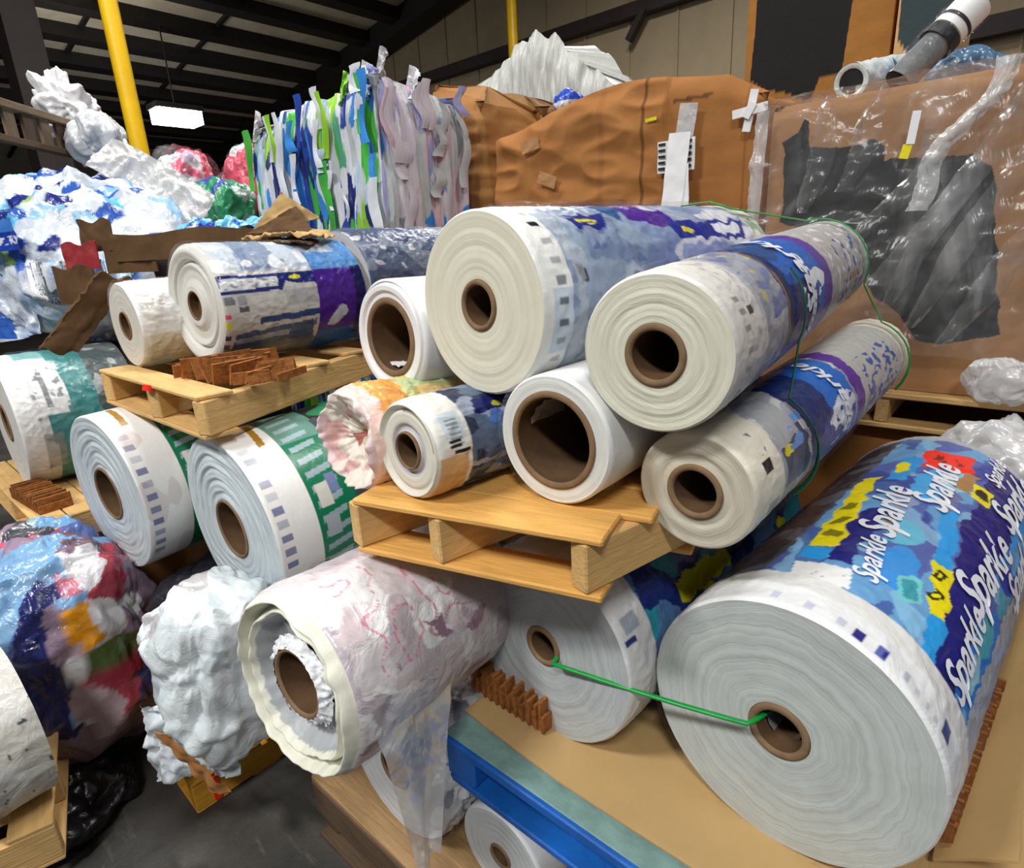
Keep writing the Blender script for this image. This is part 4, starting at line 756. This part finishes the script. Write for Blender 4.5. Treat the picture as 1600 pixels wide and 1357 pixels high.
attach(sheet('hanging_film', lambda S, T: np.stack([-3.42 + .40 * S - .06 * T * S, .47 + .13 * S - .03 * np.sin(S * 9) * T, EYE + .14 - .43 * T + .05 * S * T], -1), 60, 60, .016, 9, 17, M['bagfilm'], colfn=lambda S, T, G: palette(cells(G, 9, 14), [(4, (206, 214, 226)), (1.3, (176, 196, 222)), (.6, (70, 110, 186)), (1, (228, 230, 234))])), rt)
attach(sheet('blue_printed_patch', lambda S, T: np.stack([-3.10 + .16 * S, .43 + .05 * S, EYE - .24 + .08 * T], -1), 24, 20, .005, 9, 6, M['bagfilm'], (50, 100, 190)), rt)
def draped(S, T): return np.stack([-3.40 + .48 * S + .06 * T, .98 + .22 * S + .10 * T, EYE + .50 - .29 * S ** 1.2 + .07 * T - .16 * (1 - T) * (.3 + .4 * S)], -1)
o = sheet('film_sheet', draped, 70, 40, .016, 9, 9, M['bagfilm'], (212, 212, 212)); tag(o, 'pale grey crumpled film sheet sloping down over the left heap', 'film')
o = blob('plastic_bag', (-4.52, 1.28, .90), (.17, .14, .15), 1.0, .05, 9, 11, M['bagfilm'], col=(240, 240, 242), nu=150, nv=100); tag(o, 'white plastic bag bunched on top of the left heap below the column', 'bag')
o = blob('plastic_bag', (-4.02, 1.25, .66), (.13, .12, .12), .9, .03, 9, 12, M['bagfilm'], col=(206, 208, 212), nu=120, nv=90); tag(o, 'greyish plastic bag just under the bunched white one, left of the yellow post', 'bag')
# slatted crate side resting up there
rt = empty('slatted_crate', W(-4.0, 1.0, .6)); tag(rt, 'weathered wooden crate side with upright slats at the upper left edge', 'crate')
ca, cbv = np.array([-3.70, .70]), np.array([-4.30, 1.32]); dv = (cbv - ca) / np.linalg.norm(cbv - ca)
board('top_rail', W(*ca, .755), W(*cbv, .755), (0, 0, 1), .035, .06, M['wood_grey'], rt); board('bottom_rail', W(*ca, .60), W(*cbv, .60), (0, 0, 1), .03, .05, M['wood_dark'], rt)
for i in range(7):
    q = ca + (cbv - ca) * (i + .5) / 7; board('slat', W(*q, .595), W(*q, .745), (dv[0], dv[1], 0), .07, .02, M['wood_grey'] if i % 2 else M['wood_dark'], rt)
# broken open carton between the heap and the printed rolls
rt = empty('broken_carton', W(-2.45, .85, -.28)); tag(rt, 'broken dark carton with torn flaps between the blue heap and the rear pallet', 'box')
def panel(name, a, b, h0, h1, mat, seed, amp=.004, lean=(0, 0)):
    a = np.array(a, float); b = np.array(b, float)
    return attach(sheet(name, lambda S, T: np.stack([a[0] + (b[0] - a[0]) * S + lean[0] * T, a[1] + (b[1] - a[1]) * S + lean[1] * T, EYE + h0 + (h1 - h0) * T + .008 * np.sin(S * 9 + seed) * T], -1), 30, 12, amp, 9, seed, M[mat], thick=.005), rt)
panel('front_edge', (-2.56, .76), (-2.10, 1.16), .02, .115, 'card_dark', 3); panel('front_wall', (-2.60, .74), (-2.46, .86), -.02, .085, 'card_dark', 4); panel('inner_wall', (-2.62, .90), (-2.05, 1.30), -.30, .05, 'steel_brown', 5)
panel('red_flap', (-2.70, .64), (-2.60, .72), -.0, .09, 'red', 6); panel('upright_flap', (-2.68, .70), (-2.56, .77), .06, .165, 'card_dark', 7, .006); panel('lower_flap', (-2.72, .60), (-2.62, .70), -.12, .01, 'card_dark', 8)
attach(sheet('dangling_flap', lambda S, T: np.stack([-2.52 + .12 * S + .03 * T * (1 - S), .46 + .19 * S + .10 * T, EYE - .245 + .235 * S - .03 * T + .01 * np.sin(T * 9)], -1), 30, 16, .006, 10, 10, M['wood_dark'] if 0 else M['card_dark'], thick=.009), rt)
o = sheet('film_strip', lambda S, T: np.stack([-2.42 + .30 * S, .93 + .24 * S + .12 * T, EYE + .115 + .03 * np.sin(np.pi * T) + .01 * np.sin(S * 20)], -1), 80, 16, .012, 14, 12, M['bagfilm'], colfn=lambda S, T, G: palette(cells(np.stack([S * 6, T, 0 * S], -1), 2, 6), [(2, (110, 196, 236)), (1.2, (30, 100, 200)), (.8, (200, 226, 240)), (.7, (24, 60, 160))])); tag(o, 'crinkled sky-blue and navy film lying along the edge of the broken carton', 'film')
o = blob('film_roll_stub', (-2.36, 1.02, -.06), (.09, .06, .05), .9, .008, 12, 9, M['bagfilm'], lambda G, n: palette(cells(G, 12, 5), [(2, (60, 64, 120)), (1, (160, 160, 60)), (1, (30, 30, 40))])); tag(o, 'dark purple and yellow film wad inside the broken carton', 'film')

# ================================================================== BACK ROW
def strips_cols(x0, seed):
    rng = np.random.RandomState(seed)
    return rng
PALS = [(4.2, (226, 230, 236)), (1.5, (58, 140, 220)), (.9, (36, 70, 160)), (.9, (70, 180, 60)), (.5, (150, 210, 40)), (.9, (184, 206, 226)), (.5, (20, 34, 110)), (.5, (196, 202, 206)), (.25, (190, 60, 84)), (.4, (90, 170, 140))]
PALR = [(2.2, (212, 204, 214)), (1.3, (206, 178, 190)), (1.2, (160, 160, 208)), (2, (190, 194, 196)), (.5, (50, 140, 220)), (.6, (228, 190, 204)), (.3, (120, 180, 60)), (1, (150, 152, 158)), (.3, (120, 200, 180))]
def strips_paint(S, T, X, Y, Z):
    P = np.stack([S * 21 + .7 * pnoise(np.stack([S * 6, Z * 5, 0 * S], -1), 3), Z * 5 + 0 * S, 0 * S], -1); a = palette(cells(P, 1.0, 8), PALS); b = palette(cells(P, 1.0, 21), PALR); right = (S > 1.12)
    c = np.where(right[..., None], b, a); n = pnoise(np.stack([S * 60, Z * 9, 0 * S], -1), 7); return c * (1 - .22 * np.clip(n, 0, 1)[..., None])
def strips_disp(S, T, Z): return .020 * pnoise(np.stack([S * 22, Z * 1.6, 0 * S], -1), 4) + .006 * pnoise(np.stack([S * 50, Z * 5, 0 * S], -1), 6) + .03 * pnoise(np.stack([S * 3, Z * 3, 0 * S], -1), 9)
rt = empty('film_bale', W(-2.8, 2.1, -1.5)); tag(rt, 'tall bale of upright white, blue, green and pink film strips', 'bale')
o = boxy('pressed_film', -3.40, -2.27, 1.78, 2.30, -1.5, .66, M['bale'], strips_paint, ns=520, nt_=240, disp=strips_disp, topz=lambda X, Y: .655 + .07 * (X + 3.4) / 1.13 + .045 * pnoise(np.stack([X * 11, Y * 11, 0 * X], -1), 5) - .05 * np.clip((Y - 1.85) / .4, 0, 1)); attach(o, rt)
g = Geo(); rng = np.random.RandomState(12)
for i in range(34):   # loose strips standing off the faces and curling over the top
    onr = i % 3 == 0; s = rng.rand(); w = .018 + .026 * rng.rand(); L = .10 + .22 * rng.rand(); zt = .66 + .06 * s + .05 * rng.rand() if i % 2 else .25 + .4 * rng.rand()
    x, y = (-2.27 + .012, 1.80 + .48 * s) if onr else (-3.38 + 1.10 * s, 1.78 - .012)
    T = np.linspace(0, 1, 14); z = zt - L * T; off = .016 + .008 * np.sin(T * 7 + i) * T; ww = w * (.8 + .2 * np.sin(T * 5 + i * 2))
    cx = x + (off if onr else .02 * np.sin(T * 6 + i)); cy = y - (0 if onr else 1) * off + (.02 * np.sin(T * 6 + i) if onr else 0)
    A = np.stack([cx - (0 if onr else 1) * ww, cy - (ww if onr else 0) + 0 * T, z + EYE], -1); B = np.stack([cx + (0 if onr else 1) * ww, cy + (ww if onr else 0) + 0 * T, z + EYE], -1)
    pal = PALR if onr else PALS; g.grid(np.stack([A, (A + B) / 2 + [0.006 if onr else 0, 0 if onr else -.006, 0], B], 0), False, palette(np.full((3, 14), rng.rand()), pal).reshape(-1, 3), 0)
attach(g.build('loose_strips', M['bale']), rt)
for (x, y, z, d, col) in ((-2.42, 1.82, .76, .07, (236, 236, 238)), (-2.29, 1.98, .74, .08, (222, 222, 226)), (-2.33, 1.85, .80, .06, (190, 190, 192)), (-2.55, 1.80, .74, .045, (130, 200, 40)), (-2.36, 1.80, .73, .07, (150, 152, 214)), (-3.30, 1.76, .70, .05, (226, 216, 220))):
    o = sheet('film_tuft', lambda S, T: np.stack([x + d * (S - .5) + .03 * T, y + .02 * np.sin(S * 5) + .03 * T, EYE + z - .10 + .15 * T - .05 * S * T], -1), 16, 16, .014, 22, int(abs(x * 100)), M['bale'], col); attach(o, rt)

def brown_paint(base, seed, lab=None):
    def f(S, T, X, Y, Z):
        n = fbm(np.stack([X * 5, Y * 5, Z * 16], -1), seed, 3); c = lin(base) * (1 + .12 * n)[..., None]
        if lab is not None: c = lab(c, S, T, X, Y, Z)
        return np.clip(c, 0, 1)
    return f
def slump(k, seed): return lambda S, T, Z: k * ridge(np.stack([S * 3.0, Z * 9, 0 * S], -1), seed, 2) + .05 * np.sin(np.clip(T, 0, 1) * 3.14) * 1.0
o = boxy('cardboard_bale', -2.60, -2.25, 2.40, 2.9, -1.5, .78, M['board'], brown_paint((158, 112, 64), 3), ns=200, nt_=160, disp=slump(.014, 3), rnd=.05, topz=lambda X, Y: .82 - .13 * np.clip((X + 2.60) / .35, 0, 1) + 0 * Y); tag(o, 'bale of pressed brown cardboard right beside the coloured film strips', 'bale')
o = boxy('cardboard_bale', -2.98, -2.40, 3.10, 3.45, -1.5, .84, M['board'], brown_paint((140, 102, 60), 6), ns=160, nt_=140, disp=slump(.014, 7), rnd=.07, topz=lambda X, Y: .92 - .14 * np.clip((X + 2.85) / .35, 0, 1) + 0 * Y); tag(o, 'slumped bale of pressed brown cardboard left of the middle carton', 'bale')
def wf_paint(S, T, X, Y, Z):
    n = pnoise(np.stack([S * 30, Z * 4, 0 * S], -1), 3); return lin((200, 202, 197)) * (1 - .35 * np.clip(n, 0, 1))[..., None]
o = boxy('film_bale', -4.0, -2.18, 3.62, 4.3, -1.5, 1.2, M['bale'], wf_paint, ns=420, nt_=160, disp=lambda S, T, Z: .035 * pnoise(np.stack([S * 22, Z * 2.5, 0 * S], -1), 5) + .015 * pnoise(np.stack([S * 60, Z * 8, 0 * S], -1), 8), rnd=.06,
         topz=lambda X, Y: 1.15 + .20 * np.exp(-((X + 2.9) / .34) ** 2) - .26 * np.clip((X + 2.7) / .5, 0, 1) + .05 * pnoise(np.stack([X * 12, Y * 9, 0 * X], -1), 4) - .10 * np.clip((-3.3 - X) / .5, 0, 1)); tag(o, 'bale of white film strips high behind the brown cardboard', 'bale')
o = blob('plastic_bag', (-2.36, 3.28, .80), (.09, .08, .06), .9, .012, 12, 3, M['bagfilm'], lambda G, n: np.where((G[..., 2] > .0)[..., None], lin((40, 80, 200)), lin((226, 228, 232)))); tag(o, 'small blue and white bag on top behind the middle carton', 'bag')
for (c, r, sd, pal, lb) in (((-4.20, 1.74, .44), (.20, .2, .22), 3, [(2, (214, 214, 218)), (1, (226, 96, 122)), (1, (196, 180, 196))], 'clear film bundle with pink film, right of the yellow post'), ((-3.86, 2.06, .42), (.19, .2, .26), 5, [(2, (216, 84, 108)), (1, (226, 200, 208)), (1, (206, 208, 212))], 'bundle of red and clear film against the film strips'), ((-3.73, 1.74, .27), (.17, .14, .18), 7, [(2, (196, 210, 206)), (1, (50, 150, 100)), (.8, (60, 90, 160))], 'clear film bundle with green film at the foot of the film strips')):
    rt = empty('film_bundle', W(c[0], c[1], c[2] - r[2])); tag(rt, lb, 'film'); attach(blob('packed_film', c, r, .8, .022, 9, sd, M['bagfilm'], lambda G, n: palette(cells(G, 7, sd), pal), nu=120, nv=90), rt); attach(blob('clear_outer_film', c, tuple(q * 1.06 for q in r), .8, .02, 9, sd + 1, M['film'], nu=90, nv=60), rt)
o = boxy('cardboard_box', -4.7, -3.45, 1.50, 2.3, -1.5, .10, M['board'], brown_paint((100, 78, 52), 9), ns=60, nt_=20); tag(o, 'dark carton stack under the film bundles behind the blue heap', 'box')

# lower carton row and the middle carton
o = boxy('gaylord_box', -2.08, .6, 2.10, 3.1, -1.5, -.605, M['board'], brown_paint((146, 98, 52), 2), ns=160, nt_=40); tag(o, 'low brown carton under the pallet of the film-covered carton', 'box')
def cg_lab(c, S, T, X, Y, Z):
    c[(np.abs(X + 1.292) < .006)] *= .45; c[(np.abs(X + .90) < .004)] *= .7; c[(np.abs(X + 1.48) < .012)] *= .88
    c[(X > -1.17) & (X < -1.02) & (Z > .475) & (Z < .487)] *= .4
    return c
rt = empty('gaylord_box', W(-1.45, 2.3, -.6)); tag(rt, 'bulging brown carton in the middle back with taped white papers', 'box')
o = boxy('carton_body', -2.10, -.83, 2.32, 3.0, -.60, .55, M['board'], brown_paint((166, 112, 62), 4, cg_lab), ns=330, nt_=130, rnd=.03, disp=lambda S, T, Z: .018 * ridge(np.stack([S * 2.6, Z * 6, 0 * S], -1), 4, 2) * (S < .9) + .03 * np.sin(np.clip(S / 1.31, 0, 1) * 3.14),
         topz=lambda X, Y: .53 + .06 * np.exp(-((X + 1.38) / .3) ** 2) - .10 * np.clip((X + .98) / .2, 0, 1) - .05 * np.clip((-1.75 - X) / .35, 0, 1)); attach(o, rt)
def paper(name, x, z, w, h, mat, y, tilt=0., lean=0., par=None, amp=.003):
    a = math.radians(tilt); return attach(sheet(name, lambda S, T: np.stack([x + (S - .5) * w * math.cos(a) - (T - .5) * h * math.sin(a), y - lean * (1 - T) + 0 * S, EYE + z + (T - .5) * h * math.cos(a) + (S - .5) * w * math.sin(a)], -1), 12, 16, amp, 9, 4, M[mat], thick=.001), par or rt)
pp = paper('printed_label', -1.135, .29, .15, .11, 'white', 2.255)
g = Geo()
for i in range(5):
    for q in (-.055, .05): g.box(W(-1.135 + q, 2.2505, .25 + i * .021), (.028, .002, .009))
attach(g.build('label_print', M['ink'], None, False), rt)
paper('hanging_paper', -1.125, .235, .085, .26, 'white', 2.245, -4, .02); paper('hanging_paper', -1.095, .18, .05, .15, 'white', 2.238, 4, .01); paper('tape_strip', -1.10, .40, .07, .12, 'film_soft', 2.262, -8)
g = Geo()
for q, (an, L) in enumerate(((80, .13), (5, .12), (60, .05))): g.box(W(-.875, 2.280 - .006 * q, .40), (.028, .004, L), R=np.array(Matrix.Rotation(math.radians(90 - an), 3, 'Y')))
attach(g.build('crossed_tape', M['white'], None, False), rt); paper('yellow_slip', -1.245, .43, .045, .012, 'yellow', 2.262, 4)
for i in range(2): paper('packing_tape', -1.84 + .09 * i, .42 - .15 * i, .10, .05, 'tan', 2.262 , 10 - 30 * i)

# film-covered carton at the right, on its pallet
PRT = [(-.70, .265), (-.66, .28), (-.64, .32), (-.625, .32), (-.62, .235), (-.49, .225), (-.455, .235), (-.425, .21), (-.42, .17), (-.40, .18), (-.215, .165), (-.17, .135), (-.155, .08), (-.09, -.30), (-.20, -.33), (-.28, -.325), (-.33, -.25), (-.40, -.2), (-.55, -.02), (-.69, .03), (-.685, .15)]
def rg_lab(c, S, T, X, Y, Z):
    n = .008 * pnoise(np.stack([X * 20, Z * 20, 0 * X], -1), 3); c[inpoly(X + n, Z + n, PRT) & (S < .9)] = lin((44, 46, 48)); return c
rt = empty('gaylord_box', W(-.2, 2.1, -.48)); tag(rt, 'large carton with black overprint under a clear film cover at the right', 'box')
o = boxy('carton_body', -.735, .55, 2.10, 3.1, -.475, .365, M['board'], brown_paint((172, 128, 88), 5, rg_lab), ns=900, nt_=300, rnd=.02); attach(o, rt)
def cover(S, T):
    s = S * 1.9; x = np.where(s < .55, -.755, np.where(s < .55 + 1.3, -.755 + (s - .55), .545)); y = np.where(s < .55, 2.62 - s, 2.072); fl = (1 - T) ** 1.5
    return np.stack([x - .05 * fl * (s < .75) * np.clip((.8 - s) * 4, 0, 1), y - .035 * fl + .012 * np.sin(x * 19 + T * 4), EYE - .36 + .74 * T], -1)
attach(sheet('film_cover', cover, 150, 80, .010, 8, 6, M['film_big']), rt)
attach(sheet('film_cover_top', lambda S, T: np.stack([-.755 + 1.3 * S, 2.065 + .5 * T, EYE + .380 + .012 * np.sin(S * 30) * T], -1), 80, 30, .010, 9, 8, M['film_big']), rt)
attach(sheet('film_fold', lambda S, T: np.stack([-.19 + .05 * S - .17 * T + .02 * np.sin(T * 8) , 2.045 - .012 * np.sin(S * 3.1), EYE + .375 - .34 * T], -1), 14, 50, .006, 18, 9, M['film_soft']), rt)
attach(sheet('film_fold', lambda S, T: np.stack([-.205 + .07 * S - .33 * T, 2.04 - .012 * np.sin(S * 3.1), EYE + .16 - .50 * T], -1), 10, 50, .006, 16, 10, M['film_big']), rt)
attach(sheet('film_fold', lambda S, T: np.stack([-.77 + .04 * S - .02 * T, 2.055 - .01 * np.sin(S * 3.1), EYE + .35 - .5 * T], -1), 10, 40, .006, 16, 11, M['film_soft']), rt)
for i, (xa, za, xb, zb) in enumerate(((-.09, .36, -.36, -.22), (-.02, .30, -.30, -.28), (.02, .10, -.22, -.33), (-.42, .36, -.50, .10), (-.55, .36, -.60, .05), (-.26, .20, -.46, -.05))):
    attach(sheet('film_fold', lambda S, T: np.stack([xa + (xb - xa) * T + (.03 + .04 * np.sin(T * 3.1)) * (S - .5) + .008 * np.sin(T * 7 + i), 2.042 - .012 * np.sin(S * 3.1) + 0 * T, EYE + za + (zb - za) * T], -1), 10, 50, .004, 16, 20 + i, M['film_big']), rt)
g = Geo(); g.box(W(-.345, 2.040, .245), (.02, .003, .08), R=np.array(Matrix.Rotation(.08, 3, 'Y'))); attach(g.build('white_tag', M['white'], None, False), rt); g = Geo(); g.box(W(-.357, 2.043, .188), (.022, .003, .035), R=np.array(Matrix.Rotation(.2, 3, 'Y'))); attach(g.build('yellow_tag', M['yellow'], None, False), rt)
rt = empty('wooden_pallet', W(-.6, 2.05, -.6)); tag(rt, 'pale wooden pallet under the film-covered carton', 'pallet')
for y in (2.10, 2.4, 2.75): board('deck_board', W(-.62, y, -.486), W(.6, y, -.486), (0, 1, 0), .10, .018, M['wood_pale'], rt)
for x in (-.5, -.335, .1): board('stringer', W(x, 2.06, -.534), W(x, 2.9, -.534), (0, 0, 1), .078, .035, M['wood_pale'], rt)
for y in (2.10, 2.75): board('bottom_board', W(-.62, y, -.582), W(.6, y, -.582), (0, 1, 0), .09, .016, M['wood_pale'], rt)
o = blob('plastic_bag', (-.06, 2.03, -.41), (.085, .05, .062), .9, .012, 16, 4, M['film_soft'], col=(220, 220, 222)); tag(o, 'small wad of clear film on the pallet edge of the film-covered carton', 'film')
o = blob('film_heap', (.0, 1.93, -.60), (.18, .12, .09), .9, .02, 10, 5, M['film_soft'], col=(206, 206, 208)); tag(o, 'heap of clear film behind the far end of the largest roll', 'film')

# cartons higher up at the back right
P2 = [(a * 1.09, b * 1.09) for a, b in [(-1.15, 1.2), (-1.155, .85), (-1.165, .65), (-1.10, .60), (-1.0, .57), (-.93, .53), (-.90, .53), (-.875, .6), (-.79, .60), (-.775, .85), (-.775, 1.2)]]
o = boxy('gaylord_box', -1.297, -.68, 3.28, 3.8, -1.5, 1.3, M['board'], brown_paint((166, 116, 58), 8, lambda c, S, T, X, Y, Z: (c.__setitem__(inpoly(X, Z, P2) & (S < .62), lin((36, 37, 36))) or c)), ns=340, nt_=200); tag(o, 'tall brown carton with a large black print patch, at the top behind the middle carton', 'box')
P3 = [(a * 1.11, b * 1.11) for a, b in [(-.60, 1.2), (-.585, .66), (-.54, .60), (-.515, .58), (-.41, .585), (-.40, 1.2)]]
o = boxy('gaylord_box', -.66, -.455, 3.25, 3.7, -1.5, 1.3, M['board'], brown_paint((214, 174, 122), 9, lambda c, S, T, X, Y, Z: (c.__setitem__(inpoly(X, Z, P3) & (S < .3), lin((62, 76, 80))) or c)), ns=200, nt_=160); tag(o, 'pale tan carton with slate-grey print beside the tall one', 'box')

# tubes lying on the film-covered carton
def tube_thing(label, a, b, r, parts, cat='tube', hole=.72):
    a = np.array(a) + [0, 0, EYE]; b = np.array(b) + [0, 0, EYE]; d = b - a; L = np.linalg.norm(d); d /= L; rt = empty('film_tube', a); tag(rt, label, cat)
    up = np.array([0, 0, 1.]) - d * d[2]; up /= np.linalg.norm(up); sd = np.cross(d, up); n = 40; A = np.linspace(0, 2 * np.pi, n, endpoint=False)
    def ringp(q, t, sc=1.): return a + d * t + (np.cos(A)[:, None] * up + np.sin(A)[:, None] * sd) * r * q * sc
    for (nm, t0, t1, q, mat, amp) in parts:
        ts = np.linspace(t0, t1, 30); g = Geo(); G = np.stack([a + d * (t * L) + (np.cos(A)[:, None] * up + np.sin(A)[:, None] * sd) * (r * q * (1 + amp * pnoise(np.stack([np.cos(A) * 2, np.sin(A) * 2, 0 * A + t * L * 25], -1), 7)))[:, None] for t in ts], 1)
        g.grid(G, True, (226, 234, 236), 0)
        if nm == 'white_cap': g.add(ringp(q, L), [tuple(range(n))], (226, 234, 236), 0)
        if mat in ('bagfilm', 'white') :
            In = np.stack([ringp(q, t0 * L), ringp(q * hole, t0 * L - .002), ringp(q * hole, t0 * L + .1)], 1); g.grid(In, True, (210, 220, 222), 0)
        attach(g.build(nm, M[mat]), rt)
    return rt
rt = tube_thing('white film roll with a dark open core lying on top of the film-covered carton', (-.599, 2.40, .452), (-.555, 2.85, .545), .052, [('wound_film', 0, 1, 1., 'bagfilm', .12)])
g = Geo(); g.tube([W(-.599, 2.402, .4525), W(-.56, 2.8, .535)], .036, 24); attach(g.build('core', M['ink']), rt)  # solid black cylinder stands in for the shade inside the open core
attach(sheet('blue_patch', lambda S, T: np.stack([-.575 + .07 * np.cos(T - .4) - .005, 2.55 + .07 * S, EYE + .485 + .06 * np.sin(T * 1.2 - .3)], -1), 10, 12, .001, 20, 4, M['bagfilm'], (70, 130, 190)), rt)
o = blob('plastic_bag', (-.62, 2.75, .44), (.10, .07, .06), .9, .012, 14, 6, M['bagfilm'], col=(206, 218, 218)); tag(o, 'pale crumpled film wad behind the white roll with the open core', 'film')
o = blob('plastic_bag', (-.30, 2.50, .43), (.10, .08, .06), .9, .012, 14, 8, M['bagfilm'], col=(86, 124, 158)); tag(o, 'blue-grey film wad behind the leaning clear tube', 'film')
rt = tube_thing('clear-wrapped tube with black and white bands leaning up at the top right', (-.44, 2.255, .395), (-.295, 2.385, .585), .052, [('clear_sleeve', 0, 1, 1.06, 'film', .06), ('inner_tube', .02, .55, .8, 'grey_gloss', .02), ('black_band', .50, .62, .96, 'ink', .02), ('white_cap', .64, 1.0, .94, 'white', .0), ('dark_ring', .72, .76, .965, 'steel', 0.)])
